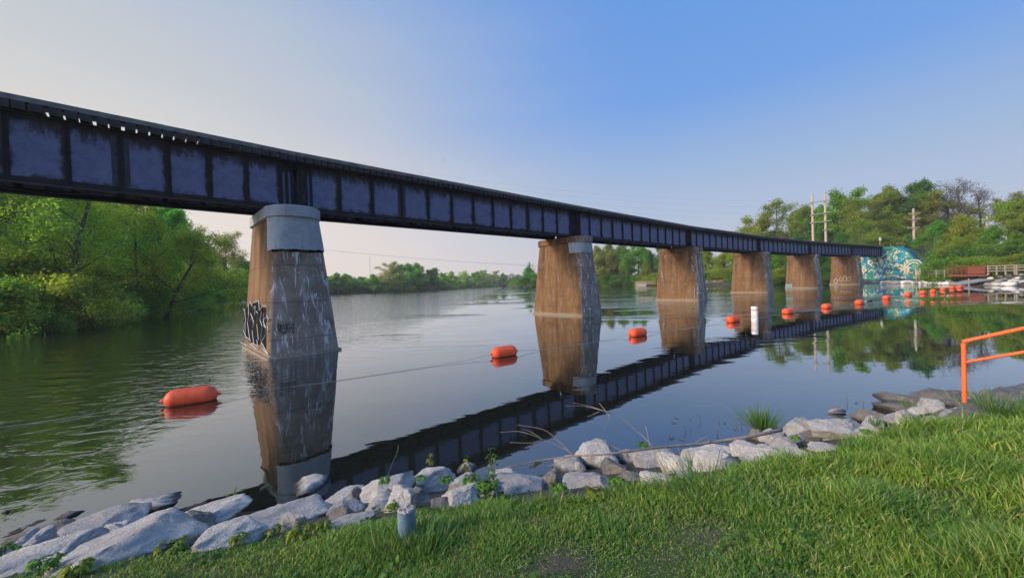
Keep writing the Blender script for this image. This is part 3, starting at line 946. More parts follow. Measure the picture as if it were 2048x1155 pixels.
discm('cream', -3.2, 3.2, .25, .5); discm('dark', -3.2, 3.2, 0.0, .22)
V, Fs, mi = [], [], []
for q_, k in enumerate(cols):
    n0 = len(V); V += MBs[k].v; Fs += [tuple(i + n0 for i in f) for f in MBs[k].f]; mi += [q_] * len(MBs[k].f)
me = bpy.data.meshes.new('mural_painting'); me.from_pydata(V, [], Fs)
for k in cols: me.materials.append(cols[k])
me.polygons.foreach_set('material_index', mi)
link('mural_painting', me, None, abut)

# ------------------------------------------------------------------ float line
line_px = [(383.5, 806), (1008.5, 712), (1275.5, 671), (1466, 643), (1576, 626), (1653.5, 615.5), (1719, 607), (1773, 597), (1816, 591), (1846, 586), (1866, 583), (1886, 579), (1904.5, 576), (1920, 575)]
bpos = [onz(x, y + 1) for x, y in line_px]
blab = ['large scuffed orange float nearest the camera on the left', 'orange float between the nearest pier and the second pier', 'orange float just right of the second pier',
        'orange float just left of the white marker buoy', 'orange float first to the right of the white marker buoy', 'orange float second to the right of the white marker buoy, before the far pier',
        'orange float with a short stick of dark driftwood at its right', 'orange float left of the reflection of the white sign', 'orange float first after the widest gap near the far shore',
        'orange float sixth from the far end of the float line', 'orange float fifth from the far shore end of the line', 'orange float third from the far end, left of the last pair',
        'orange float next to last on the line by the far shore', 'last orange float at the far shore end of the line']
blab[8] = 'orange float sixth from the far shore end of the line'; blab[9] = 'orange float fifth from the far shore end of the line'; blab[10] = 'orange float fourth from the far shore end of the line'
blab[11] = 'orange float third from the far shore end of the line'
buoy_me = None
ends = []
for k, b_ in enumerate(bpos):
    nx = bpos[min(k + 1, 13)] - bpos[max(k - 1, 0)]; th = math.atan2(nx[1], nx[0])
    if k == 0: th -= R(4)
    # the photographed waterline is the near side of the float
    dcam = np.array([b_[0], b_[1]]); dcam = dcam / np.linalg.norm(dcam)
    loc = (b_[0] + dcam[0] * 0.17, b_[1] + dcam[1] * 0.17, 0.13)
    root = empty('float', loc, th)
    tag(root, blab[k], 'float', 'orange floats strung across the river')
    if buoy_me is None:
        # body: capsule of revolution about x
        prof = []
        Lh, rr_ = 0.53, 0.245
        for q in range(0, 11):
            a_ = R(90 * q / 10); prof.append((-Lh + 0.21 * (1 - math.sin(a_)), rr_ * (1 - (1 - math.cos(R(90) - a_)) * 1.0) if False else rr_ * math.sin(math.acos(max(-1, min(1, math.sin(a_))))) if False else rr_ * math.sin(a_) ** 0.8 if False else 0))
        prof = []
        for q in range(0, 11):
            a_ = math.pi / 2 * q / 10
            prof.append((-Lh + 0.24 * (1 - math.cos(a_)), rr_ * math.sin(a_)))
        prof += [(-0.1, rr_ * 1.01), (0.1, rr_ * 1.01)] + [(-x, r_) for x, r_ in prof[::-1]]
        n = 28; V = []; Fs = []
        for (x, r_) in prof:
            for q in range(n): V.append((x, max(r_, 0.001) * math.cos(2 * math.pi * q / n), max(r_, 0.001) * math.sin(2 * math.pi * q / n)))
        for a1 in range(len(prof) - 1):
            for q in range(n): Fs.append((a1 * n + q, a1 * n + (q + 1) % n, (a1 + 1) * n + (q + 1) % n, (a1 + 1) * n + q))
        mb = MB(); mb.add(V, Fs)
        o = mb.build('shell', M_orange, root, smooth=True); buoy_me = o.data
        eye = []
        for sx in (-1, 1):
            mb = MB(); mb.tube([(sx * 0.50, 0, 0.0), (sx * 0.60, 0, 0.0)], [0.05, 0.028], 10)
            e_ = mb.build('end_fitting', M_orange, root, smooth=True); eye.append(e_.data)
    else:
        link('shell', buoy_me, None, root)
        for e_ in eye: link('end_fitting', e_, None, root)
    root.rotation_euler = (random.uniform(-.3, .3), 0, th)
    u_ = np.array([math.cos(th), math.sin(th), 0])
    ends.append((np.array(loc) - u_ * 0.6, np.array(loc) + u_ * 0.6))
mb = MB()
p0 = onz(-160, 872, 0.05); pL = ends[0][0]
mb.tube([tuple(p0 + (pL - p0) * t + np.array([0, 0, -0.07 * math.sin(math.pi * t)])) for t in np.linspace(0, 1, 12)], 0.006, 5)
for k in range(13):
    a_, b_ = ends[k][1], ends[k + 1][0]
    sag = 0.13
    pts = [tuple(a_ + (b_ - a_) * t + np.array([0, 0, -sag * (1 - (2 * t - 1) ** 2) ** 0.6])) for t in np.linspace(0, 1, 14)]
    pts = [(x, y, max(z, 0.012)) for x, y, z in pts]
    mb.tube(pts, 0.006 + 0.0008 * k, 5)
o = mb.build('float_rope', M_rope); tag(o, 'thin grey rope linking the orange floats across the water', 'rope')

# white marker buoy
mp = onz(1509.5, 640)
root = empty('marker_buoy', (mp[0], mp[1], 0))
tag(root, 'white cylindrical marker buoy with an orange band and diamond between two orange floats', 'marker buoy')
mb = MB(); pr = [(-0.5, 0.18), (0.80, 0.18), (0.83, 0.165), (0.835, 0.01)]; mb.tube([(0, 0, z) for z, _ in pr], [r_ for _, r_ in pr], 24)
mb.build('buoy_body', M_white, root, smooth=False)
mb = MB(); mb.tube([(0, 0, 0.60), (0, 0, 0.655)], 0.1845, 24, False); mb.build('orange_band', M_redorange, root)
mb = MB()
face = math.atan2(-mp[1], -mp[0]) + R(28) * -1


def cyl_strip(mb, pts, wd, r_=0.1845):
    for (a0, z0), (a1, z1) in zip(pts[:-1], pts[1:]):
        for s in range(4):
            t0, t1 = s / 4, (s + 1) / 4
            q = []
            for t in (t0, t1):
                th = face + (a0 + (a1 - a0) * t) / r_; z = z0 + (z1 - z0) * t
                q.append((th, z))
            mb.add([(r_ * math.cos(q[0][0]), r_ * math.sin(q[0][0]), q[0][1] - wd / 2), (r_ * math.cos(q[1][0]), r_ * math.sin(q[1][0]), q[1][1] - wd / 2),
                    (r_ * math.cos(q[1][0]), r_ * math.sin(q[1][0]), q[1][1] + wd / 2), (r_ * math.cos(q[0][0]), r_ * math.sin(q[0][0]), q[0][1] + wd / 2)], [(0, 1, 2, 3)])


cyl_strip(mb, [(-0.10, 0.23), (0, 0.34), (0.10, 0.23), (0, 0.12), (-0.10, 0.23)], 0.045)
mb.build('orange_diamond', M_redorange, root)
mb = MB(); cyl_strip(mb, [(-0.04, 0.42), (0.02, 0.42)], 0.03); cyl_strip(mb, [(-0.06, 0.56), (0.07, 0.56)], 0.02); mb.build('black_lettering', M_blackpaint, root)

# ------------------------------------------------------------------ rocks
bm = bmesh.new(); bmesh.ops.create_icosphere(bm, subdivisions=4, radius=1.0)
ICO_V = np.array([v.co[:] for v in bm.verts]); ICO_F = np.array([[v.index for v in f.verts] for f in bm.faces]); bm.free()
bm = bmesh.new(); bmesh.ops.create_icosphere(bm, subdivisions=5, radius=1.0)
ICO5_V = np.array([v.co[:] for v in bm.verts]); ICO5_F = np.array([[v.index for v in f.verts] for f in bm.faces]); bm.free()
bm = bmesh.new(); bmesh.ops.create_icosphere(bm, subdivisions=3, radius=1.0)
ICO3_V = np.array([v.co[:] for v in bm.verts]); ICO3_F = np.array([[v.index for v in f.verts] for f in bm.faces]); bm.free()


def rock_mesh(seed, sx, sy, sz, fine=True, name='boulder'):
    r = np.random.default_rng(seed)
    big = fine and sx > 0.13
    V = (ICO5_V if big else ICO_V if fine else ICO3_V).copy()
    V = np.sign(V) * np.abs(V) ** r.uniform(.72, .92); V /= np.abs(V).max()
    for _ in range(17):
        n = r.normal(size=3); n[2] *= 0.8; n /= np.linalg.norm(n); c = r.uniform(0.58, 0.92)
        dd = V @ n; m = dd > c
        V[m] -= np.outer(dd[m] - c, n) * 1.0
    mx = np.abs(V).max(0); V = V / mx
    o = r.uniform(0, 50, 3)
    k = 0
    disp = np.array([noise.fractal(Vector(v * 1.5 + o), 0.75, 2.2, 7) for v in V]) * 0.10
    disp -= np.abs(np.array([noise.noise(Vector(v * 2.6 + o)) for v in V])) * 0.10
    if fine: disp += np.array([noise.noise(Vector(v * 6.0 + o)) for v in V]) * 0.022
    V = V * (1 + disp)[:, None]
    V = V * np.array([sx, sy, sz])
    return npmesh(name, V, (ICO5_F if big else ICO_F if fine else ICO3_F), True)


ROCKS = [
 (0,1022,24,1054,'d','dark rock cut off by the left edge of the photo at the waterline'),
 (20,1033,122,1062,'d','low flat grey rock at the waterline beside the rock at the left edge'),
 (110,1022,180,1061,'n','rounded bluish grey rock standing behind the flat dark waterline rock on the left'),
 (130,1038,193,1076,'d','small dark rounded rock squeezed left of the large bluish boulder'),
 (-30,1052,84,1100,'n','smooth bluish boulder against the left edge below the flat waterline rock'),
 (14,1060,146,1110,'d','dark streaked boulder with leaves at its foot near the left edge'),
 (136,1028,286,1100,'n','large bluish boulder with a sharp upper edge, left of the longest boulder'),
 (190,1014,275,1043,'n','flat-topped rock at the waterline behind the large bluish boulder'),
 (271,986,370,1042,'n','pointed dark blue rock farthest out at the waterline under the tree reflections'),
 (312,999,488,1047,'n','long low rock with a moss seam, reaching right to the broad-bladed weed'),
 (279,1016,476,1076,'n','long grey boulder lying directly behind the longest boulder'),
 (145,1042,398,1143,'n','longest pale boulder sloping down to the left in the lower left foreground'),
 (-20,1098,165,1158,'n','flat pale slab in the bottom left corner half buried in grass'),
 (460,1003,675,1076,'n','broad light grey boulder with a ridged top above the yellow-green leaves'),
 (372,1050,508,1112,'n','wedge-shaped boulder between the longest boulder and the broad ridged one'),
 (494,972,576,1006,'n','rounded bluish rock at the waterline below the reflection of the nearest pier'),
 (573,960,657,1009,'n','steep pointed rock at the waterline in the middle of the pier reflection'),
 (651,978,730,1014,'n','low rock just left of the big upright boulder with white patches'),
 (658,998,728,1036,'n','pale rounded rock at the right end of the broad ridged boulder'),
 (628,1036,742,1066,'n','narrow white stone lying slanted in the grass left of the pipe'),
 (721,949,828,1020,'n','big rounded boulder directly behind the blue pipe, with leaves on its top'),
 (801,932,852,957,'n','small rock topmost of the pile, behind the big pale blue boulder'),
 (823,936,910,1000,'n','big pale blue boulder with dead stalks hanging over its face'),
 (786,978,857,1022,'d','rock with dark hollows and a small leafy weed just above and right of the pipe'),
 (725,994,804,1036,'n','pale rock just above the top of the blue pipe'),
 (858,996,904,1022,'d','small shaded rock tucked under the big pale blue boulder'),
 (882,976,962,1026,'w','sharp wedge-shaped cream rock standing at the edge of the grass'),
 (901,926,963,966,'n','dome-shaped grey rock alone at the waterline with a thin weed on it'),
 (974,938,1046,974,'n','pale rock behind the big clump of creeper leaves'),
 (986,946,1100,1003,'n','grey boulder with creeper leaves at both ends, right of the wedge-shaped rock'),
 (1025,924,1118,954,'n','low tan rock at the waterline under the tip of the dead branch'),
 (1107,913,1173,957,'n','tilted grey rock left of the tall pyramid-shaped rock'),
 (1130,949,1222,984,'n','flat-topped rock at the grass edge below the tall pyramid-shaped rock'),
 (1154,886,1232,956,'w','tall pyramid-shaped cream rock crossed by the dead branch'),
 (1200,921,1253,957,'d','dark shaded rock leaning on the tall pyramid-shaped rock'),
 (1227,899,1274,938,'n','narrow pale rock between the pyramid-shaped rock and the large block'),
 (1263,892,1370,948,'w','large square-cut pitted block in the middle of the rock line'),
 (1361,900,1409,948,'n','grey rock wedged at the right side of the large square-cut block'),
 (1394,905,1485,957,'w','large smooth rounded boulder at the grass edge right of the square-cut block'),
 (1283,946,1348,982,'n','small cream rock in front of the large square-cut block, in the grass'),
 (1348,943,1400,969,'n','small stone half hidden by weeds between the block and the smooth boulder'),
 (1233,944,1283,970,'d','dark brown stone in the gap at the lower left of the square-cut block'),
 (1400,888,1482,916,'n','long low rock under the dead branch above the smooth rounded boulder'),
 (1467,885,1538,922,'n','rounded grey rock behind the slanted cream slab'),
 (1482,892,1567,937,'w','slanted cream slab rising to the right behind the grass'),
 (1509,847,1567,878,'n','rock at the foot of the tall green sedge tuft'),
 (1529,869,1600,899,'n','low angular rock under the thick end of the dead branch'),
 (1560,834,1638,904,'w','upright pointed cream boulder with a leafy sprig on its face'),
 (1626,839,1731,897,'w','large round cream boulder, last of the bright rocks before the grey slabs'),
 (1554,894,1612,925,'n','small tan rock at the grass edge left of the round cream boulder'),
 (1706,820,1779,858,'d','flat dark grey rock with a pale end, just past the round cream boulder'),
 (1751,784,1843,828,'d','dark brown rock with grass on it at the waterline left of the handrail'),
 (1823,782,1909,826,'d','flat layered rock at the waterline just left of the handrail post'),
 (1774,805,1884,836,'d','long flat grey rock in front of the layered waterline rocks'),
 (1774,829,1856,852,'n','low pale rock at the grass edge below the long flat grey rock'),
 (1856,779,1922,806,'d','thin flat rock at the foot of the orange handrail post'),
 (1909,812,1942,838,'n','small pale stone in the grass below the grey slab'),
 (1938,814,1985,834,'n','small low stone right of the pale stone below the grey slab'),
 (1715,859,1764,878,'n','small low stone in the grass below the flat dark grey rock'),
 (1619,887,1692,908,'n','thin pale stone in the grass in front of the round cream boulder'),
 (702,966,722,976,'d','small brown stone awash behind the waterline rocks'),
 (1655,815,1697,828,'d','dark log-like stone breaking the water beyond the round cream boulder'),
]
boul = []
for k, (x0, y0, x1, y1, tp, lab) in enumerate(ROCKS):
    cxp, cyp = (x0 + x1) / 2, (y0 + y1) / 2
    d = ray(cxp, cyp)
    sz = 0.15
    for it in range(6):
        # march along the ray until the rock's centre sits on the ground
        ts = np.linspace(1.0, 13, 900)
        pts = np.array([0, 0, H]) + d * ts[:, None]
        hz = np.maximum(height(pts[:, :2]), -0.12) + 0.25 * sz
        ok = np.where(pts[:, 2] <= hz)[0]
        c = pts[ok[0]] if len(ok) else pts[-1]
        dep = float((c - np.array([0, 0, H])) @ fw)
        wm = (x1 - x0) / F * dep / 2
        hm = (y1 - y0) / F * dep / 2
        ct = abs(d[2]) / np.linalg.norm(d)             # sin of the view angle below horizontal
        sy = min(0.8 * wm, hm / max(ct, .3) * 0.72)
        sz = math.sqrt(max((0.6 * hm) ** 2, hm ** 2 - (sy * ct) ** 2)) / math.sqrt(1 - ct ** 2)
    th = math.atan2(d[1], d[0]) - math.pi / 2
    me = rock_mesh(100 + k, wm * 1.12, sy * 1.15, sz * 1.15)
    o = link('boulder', me, M_rock_dark if tp == 'd' else M_rock, None, tuple(c), th)
    o.rotation_euler = (0, 0, th)
    tag(o, lab, 'rock', 'limestone rocks along the near shore')
    boul.append((c, wm, sy, sz))
# smaller stones wedged into the gaps
fill_me = [rock_mesh(300 + k, .18, .15, .14, True, 'stone') for k in range(10)]
for m_ in fill_me: m_.materials.append(M_rock if random.random() < .5 else M_rock_dark)
rr = random.Random(77)
SHN = np.array(NEAR[2:13], float); nfill = 0
while nfill < 134:
    i = rr.randrange(len(SHN) - 1); t = rr.random(); q = SHN[i] + (SHN[i + 1] - SHN[i]) * t; dv = SHN[i + 1] - SHN[i]
    if rr.random() > np.linalg.norm(dv) / 3.2: continue
    dv = dv / np.linalg.norm(dv); q = q + np.array([dv[1], -dv[0]]) * rr.uniform(0.0, 1.75)
    sc = rr.uniform(.6, 1.35)
    o = link('stone', rr.choice(fill_me), None, None, (q[0], q[1], gz(*q) + 0.04), rr.uniform(0, 6.28)); o.scale = (sc, sc * rr.uniform(.8, 1.1), sc * rr.uniform(.8, 1.1))
    tag(o, 'small stone wedged in a gap between the big boulders of the near shore', 'stone', 'small stones between the near shore boulders'); nfill += 1
# dark grey slab by the handrail
for pts_, lab, hz_ in (([(1884, 826), (1930, 792), (1992, 772), (2120, 752), (2150, 800), (2060, 812), (1985, 828)], 'large rough grey slab sloping beside the foot of the handrail', 0.62),):
    base = [onz(x, y, hz_) for x, y in pts_]
    c = np.mean(base, axis=0)
    mb = MB(); mb.poly([tuple(b_ - c + np.array([0, 0, random.uniform(-.03, .03)])) for b_ in base], (0, 0, -1), 0.45)
    bpy_me = mb.build('rock_slab', M_rock_dark, None, tuple(c))
    bm = bmesh.new(); bm.from_mesh(bpy_me.data)
    bmesh.ops.bevel(bm, geom=bm.edges[:], offset=0.05, segments=2, affect='EDGES')
    bmesh.ops.triangulate(bm, faces=bm.faces[:])
    for _ in range(3):
        bmesh.ops.subdivide_edges(bm, edges=[e for e in bm.edges if e.calc_length() > 0.12], cuts=1, use_grid_fill=True)
    for v in bm.verts:
        f_ = noise.fractal(v.co * 2.0, 0.9, 2.1, 5) * 0.05; v.co.z += f_; v.co.x += noise.noise(v.co * 3) * .03
    bm.to_mesh(bpy_me.data); bm.free()
    tag(bpy_me, lab, 'rock slab')

# ------------------------------------------------------------------ handrail
rail = empty('handrail', tuple(onz(1929, 790, 0.72)))
tag(rail, 'orange painted two-bar pipe handrail at the right edge of the shore', 'handrail')
rb = Vector(rail.location); Yp = rb[1]
ptop = Vector(atY(1925, 683, Yp)); ptop.x = rb.x; ptop.y = rb.y
pr = Vector(atY(2048, 656, Yp - 0.35)); prm = Vector(atY(2048, 703.5, Yp - 0.35)); pm = Vector(atY(1928, 724, Yp)); pm.x = rb.x; pm.y = rb.y
ext = pr + (pr - ptop) * 1.1; extm = prm + (prm - pm) * 1.1; extm.x, extm.y = ext.x, ext.y
mb = MB()
mb.tube([(0, 0, -0.3), (0, 0, ptop.z - rb.z - 0.02)], 0.028, 14); mb.build('post', M_orange_rail, rail, smooth=False)
mb = MB(); mb.tube([ptop - rb + Vector((-.02, 0, 0)), pr - rb, ext - rb], 0.028, 14); mb.build('top_rail', M_orange_rail, rail, smooth=False)
mb = MB(); mb.tube([pm - rb, prm - rb, extm - rb], 0.023, 14); mb.build('middle_rail', M_orange_rail, rail, smooth=False)
mb = MB(); mb.tube([Vector((ext.x, ext.y, gz(ext.x, ext.y) - .3)) - rb, ext - rb], 0.028, 14); mb.build('post', M_orange_rail, rail)

# ------------------------------------------------------------------ blue pipe stub
pp = onz(810, 1096, 0.96)
pipe = empty('pipe_stub', (pp[0], pp[1] + .06, 0.9))
tag(pipe, 'short blue-grey steel pipe filled with grout standing in the grass below the rocks', 'pipe')
mb = MB(); mb.tube([(0, 0, -.2), (0, 0, 0.285)], 0.060, 28, True); mb.build('pipe_wall', M_pipe, pipe)
mb = MB()
V = [(0, 0, 0.300)]; Fs = []
for r_i, rr_ in enumerate((0.02, 0.038, 0.050, 0.0575)):
    for q in range(24):
        a_ = 2 * math.pi * q / 24; V.append((rr_ * math.cos(a_), rr_ * math.sin(a_), 0.296 + random.uniform(-.005, .006) - (0.008 if r_i == 3 else 0)))
for q in range(24): Fs.append((0, 1 + q, 1 + (q + 1) % 24))
for r_i in range(3):
    for q in range(24): Fs.append((1 + r_i * 24 + q, 1 + (r_i + 1) * 24 + q, 1 + (r_i + 1) * 24 + (q + 1) % 24, 1 + r_i * 24 + (q + 1) % 24))
mb.add(V, Fs); mb.build('grout_fill', M_grout, pipe)

# ------------------------------------------------------------------ trees
def grow_tree(seed, h, trunk_r, trunk_h, n_limb, n_sub, n_twig, spread, leaves, leaf, clump, droop=0.0, lean=(0, 0), low=0.25, rise=0.5, multi=1, sparse=0.0):
    """returns (wood mesh verts/faces, leaf mesh verts/faces); crown grown from real limbs"""
    r = np.random.default_rng(seed)
    WV, WF = [], []; nW = 0
    tips = []

    def tube(pts, rads, n):
        nonlocal nW
        pts = np.array(pts); m = len(pts)
        t = np.gradient(pts, axis=0); t /= np.linalg.norm(t, axis=1)[:, None] + 1e-9
        ref = np.array([0.3, 0.2, 0.93]); a = np.cross(t, ref); a /= np.linalg.norm(a, axis=1)[:, None] + 1e-6; b = np.cross(t, a)
        th = 2 * np.pi * np.arange(n) / n
        ring = pts[:, None] + (a[:, None] * np.cos(th)[None, :, None] + b[:, None] * np.sin(th)[None, :, None]) * np.array(rads)[:, None, None]
        WV.append(ring.reshape(-1, 3))
        i, k = np.meshgrid(np.arange(m - 1), np.arange(n), indexing='ij')
        q = np.stack([nW + i * n + k, nW + i * n + (k + 1) % n, nW + (i + 1) * n + (k + 1) % n, nW + (i + 1) * n + k], -1).reshape(-1, 4)
        WF.append(q); nW += m * n

    def path(p, d, L, m, wob, trop):
        pts = [p]; d = d / np.linalg.norm(d)
        for _ in range(m):
            d = d + r.normal(size=3) * wob + np.array([0, 0, trop]); d /= np.linalg.norm(d)
            p = p + d * L / m; pts.append(p)
        return pts

    for mt in range(multi):
        la = r.uniform(0, 6.28)
        ld = np.array([lean[0], lean[1], 1.0]) + (np.array([math.cos(la), math.sin(la), 0]) * 0.32 if multi > 1 else 0)
        tr = path(np.array([0, 0, -0.4]) + (r.normal(size=3) * [.2, .2, 0] if multi > 1 else 0), ld, trunk_h + 0.4, 8, 0.05, 0.04)
        rr = trunk_r * (0.75 if multi > 1 else 1)
        tube(tr, np.linspace(rr * 1.15, rr * 0.28, 9), 8)
        T = np.array(tr)
        for l_ in range(n_limb):
            u = low + (1 - low) * (l_ + r.uniform(0, 1)) / n_limb
            k = u * 8; k0 = min(int(k), 7); p = T[k0] + (T[k0 + 1] - T[k0]) * (k - k0)
            az = l_ * 2.4 + r.uniform(-.5, .5) + mt
            e = rise + 0.75 * u ** 2 + r.uniform(-.15, .2)
            L = spread * (1.12 - 0.62 * u ** 1.5) * r.uniform(0.75, 1.15)
            d = np.array([math.cos(az) * math.cos(e), math.sin(az) * math.cos(e), math.sin(e)])
            lr = rr * (0.42 - 0.24 * u)
            lp = path(p, d, L, 6, 0.13, 0.05 - droop * 0.3)
            tube(lp, np.linspace(lr, lr * 0.25, 7), 6)
            LP = np.array(lp)
            for s_ in range(n_sub):
                v = 0.25 + 0.75 * (s_ + r.uniform(0, 1)) / n_sub
                k = v * 6; k0 = min(int(k), 5); q = LP[k0] + (LP[k0 + 1] - LP[k0]) * (k - k0)
                dd = (LP[k0 + 1] - LP[k0]); dd /= np.linalg.norm(dd)
                d2 = dd * 0.7 + r.normal(size=3) * 0.6 + np.array([0, 0, 0.18 - droop])
                L2 = L * 0.45 * (1.15 - 0.5 * v) * r.uniform(.7, 1.2)
                sp_ = path(q, d2, L2, 4, 0.16, 0.02 - droop)
                tube(sp_, np.linspace(lr * 0.34, lr * 0.10, 5), 4)
                SP = np.array(sp_)
                for w_ in range(n_twig):
                    x = 0.3 + 0.7 * (w_ + r.uniform(0, 1)) / n_twig
                    k = x * 4; k0 = min(int(k), 3); q2 = SP[k0] + (SP[k0 + 1] - SP[k0]) * (k - k0)
                    d3 = (SP[k0 + 1] - SP[k0]); d3 = d3 / np.linalg.norm(d3) * 0.6 + r.normal(size=3) * 0.7 + np.array([0, 0, 0.1 - 2.2 * droop])
                    L3 = L2 * 0.5 * r.uniform(.6, 1.2)
                    tp = path(q2, d3, L3, 2, 0.2, -0.05 - droop * 2)
                    tube(tp, [lr * 0.12, lr * 0.07, lr * 0.03], 3)
                    tips += [tp[1], tp[2]]
    tips = np.array(tips)
    W = (np.vstack(WV), np.vstack(WF))
    if leaves <= 0: return W, None
    keep = r.random(len(tips)) > sparse
    tips = tips[keep]
    per = max(1, leaves // len(tips))
    cen = np.repeat(tips, per, 0)
    off_ = r.normal(size=cen.shape) * clump * np.array([1, 1, 0.75])
    if droop > 0.1: off_[:, 2] -= np.abs(r.normal(size=len(off_))) * clump * 2.5
    cen = cen + off_
    n = len(cen)
    nrm = r.normal(size=(n, 3)) + np.array([0, 0, 0.55]); nrm /= np.linalg.norm(nrm, axis=1)[:, None]
    a = np.cross(nrm, r.normal(size=(n, 3))); a /= np.linalg.norm(a, axis=1)[:, None] + 1e-9; b = np.cross(nrm, a)
    sc = leaf * r.uniform(0.55, 1.35, n)[:, None]
    fold = nrm * sc * r.uniform(-.25, .25, n)[:, None]
    V = np.stack([cen - a * sc, cen - b * sc * 0.55 + fold, cen + a * sc, cen + b * sc * 0.55 + fold], 1).reshape(-1, 3)
    Fq = np.arange(4 * n).reshape(-1, 4)
    return W, (V, Fq)


def proto(name, **kw):
    W, Lf = grow_tree(**kw)
    wm = npmesh('trunk', W[0], W[1], True); wm.materials.append(M_bark)
    lm = None
    zt = W[0][:, 2].max(); 
    if Lf:
        lm = npmesh('crown', Lf[0], Lf[1]); lm.materials.append(M_leaf)
        zt = np.percentile(Lf[0][:, 2], 99.7)
    return dict(w=wm, l=lm, h=zt)


PT = {
 'oak0': proto('oak', seed=1, h=16, trunk_r=0.32, trunk_h=12, n_limb=11, n_sub=7, n_twig=5, spread=6.5, leaves=26000, leaf=0.15, clump=0.36),
 'oak1': proto('oak', seed=2, h=16, trunk_r=0.30, trunk_h=13, n_limb=12, n_sub=7, n_twig=5, spread=5.6, leaves=26000, leaf=0.15, clump=0.36, low=0.2),
 'oak2': proto('oak', seed=13, h=16, trunk_r=0.34, trunk_h=11, n_limb=10, n_sub=8, n_twig=5, spread=7.4, leaves=28000, leaf=0.15, clump=0.38, low=0.15, rise=.4),
 'airy0': proto('airy', seed=3, h=17, trunk_r=0.26, trunk_h=12, n_limb=11, n_sub=7, n_twig=5, spread=6.2, leaves=13000, leaf=0.12, clump=0.38, sparse=0.2, lean=(.12, 0)),
 'airy1': proto('airy', seed=4, h=17, trunk_r=0.24, trunk_h=13, n_limb=10, n_sub=6, n_twig=5, spread=5.4, leaves=11000, leaf=0.12, clump=0.42, sparse=0.25, lean=(-.1, .1)),
 'bare': proto('bare', seed=5, h=17, trunk_r=0.28, trunk_h=13, n_limb=13, n_sub=9, n_twig=7, spread=6.0, leaves=2500, leaf=0.10, clump=0.3, sparse=0.3, rise=.75),
 'bush0': proto('bush', seed=6, h=5, trunk_r=0.10, trunk_h=3.2, n_limb=9, n_sub=5, n_twig=4, spread=2.6, leaves=15000, leaf=0.10, clump=0.28, low=0.02, rise=.25, multi=3),
 'bush1': proto('bush', seed=7, h=5, trunk_r=0.10, trunk_h=2.6, n_limb=9, n_sub=5, n_twig=4, spread=3.2, leaves=16000, leaf=0.10, clump=0.30, low=0.02, rise=.15, multi=3),
 'willow': proto('willow', seed=8, h=12, trunk_r=0.3, trunk_h=9, n_limb=12, n_sub=7, n_twig=5, spread=4.6, leaves=24000, leaf=0.13, clump=0.26, droop=0.32, low=.3, rise=.8),
 'lean': proto('lean', seed=9, h=12, trunk_r=0.26, trunk_h=10, n_limb=10, n_sub=7, n_twig=5, spread=6.5, leaves=15000, leaf=0.12, clump=0.36, lean=(.75, -.35), low=.2, rise=.25),
}
TREE_N = [0]


def plant(kind, px, Y, top, col, label, cat='tree', group=None, name='tree', wide=1.0, bark=None, X=None, lift=0.0):
    """tree standing at depth Y under photo column px, its top at photo row `top`"""
    p = atY(px, 560, Y); x = p[0] if X is None else X
    z0 = gz(x, Y); z0 = max(z0, 0.05) + lift
    zt = atY(px, top, Y)[2]
    h = max(1.0, zt - z0)
    pr = PT[kind]; s = h / pr['h']
    root = empty(name, (x, Y, z0 - 0.1), random.uniform(0, 6.28) if kind != 'lean' else random.uniform(-.3, .3))
    root.scale = (s * wide, s * wide, s)
    tag(root, label, cat, group)
    link('trunk', pr['w'], None, root)
    if pr['l'] is not None:
        c_ = link('crown', pr['l'], None, root)
        v = [random.uniform(.88, 1.12) for _ in range(2)]
        c_.color = (col[0] * v[0], col[1] * v[1], col[2], 1)
    TREE_N[0] += 1
    return root


G1 = (0.149, 0.284, 0.037)   # fresh green
G2 = (0.250, 0.336, 0.037)   # yellow green
G3 = (0.102, 0.203, 0.037)   # deep green
G4 = (0.234, 0.291, 0.044)    # olive / spring bronze
G5 = (0.239, 0.247, 0.100)    # bud brown
G6 = (0.117, 0.325, 0.046)     # bright green
# left bank
LB = [
 ('oak0', -110, 33, 250, G4, 'tall olive tree cut off by the left edge of the photo'),
 ('airy0', -20, 36, 262, G4, 'tall airy tree at the left edge rising behind the girder'),
 ('airy1', 55, 41, 300, G2, 'yellow-green tree second from the left edge, behind the bank bushes'),
 ('airy1', 110, 35, 300, G4, 'thin dark-trunked tree standing just right of the left edge trees'),
 ('airy0', 165, 44, 345, G2, 'see-through spring tree with a forked dark trunk on the left bank'),
 ('airy0', 215, 52, 380, G2, 'broad olive tree in the middle of the left bank with sky showing at its top'),
 ('airy1', 262, 42, 385, G2, 'airy tree whose branch tips show against the pale sky on the left bank'),
 ('oak1', 318, 55, 398, G6, 'bright green tree with the highest crown under the first span'),
 ('oak0', 352, 66, 428, G1, 'green tree on the right shoulder of the left bank grove'),
 ('lean', 325, 48, 462, G2, 'tree leaning out over the water with long arching limbs'),
 ('oak2', 395, 72, 492, G3, 'dark green low tree right of the arching tree on the left bank'),
 ('airy1', 408, 88, 448, G5, 'sparse pinkish brown tree against the sky left of the nearest pier'),
 ('airy0', 448, 98, 462, G5, 'sparse budding tree farthest right beside the nearest pier'),
 ('oak1', 440, 92, 505, G3, 'dark low tree beside the left edge of the nearest pier'),
 ('oak0', 478, 112, 512, G1, 'small green tree touching the left edge of the nearest pier'),
 ('oak2', 20, 60, 330, G1, 'tree far back on the left bank behind the left edge trees'),
 ('oak1', 130, 66, 360, G4, 'olive tree far back on the left bank behind the forked trunk'),
 ('oak0', 270, 74, 412, G1, 'tree far back on the left bank below the bright green crown'),
]
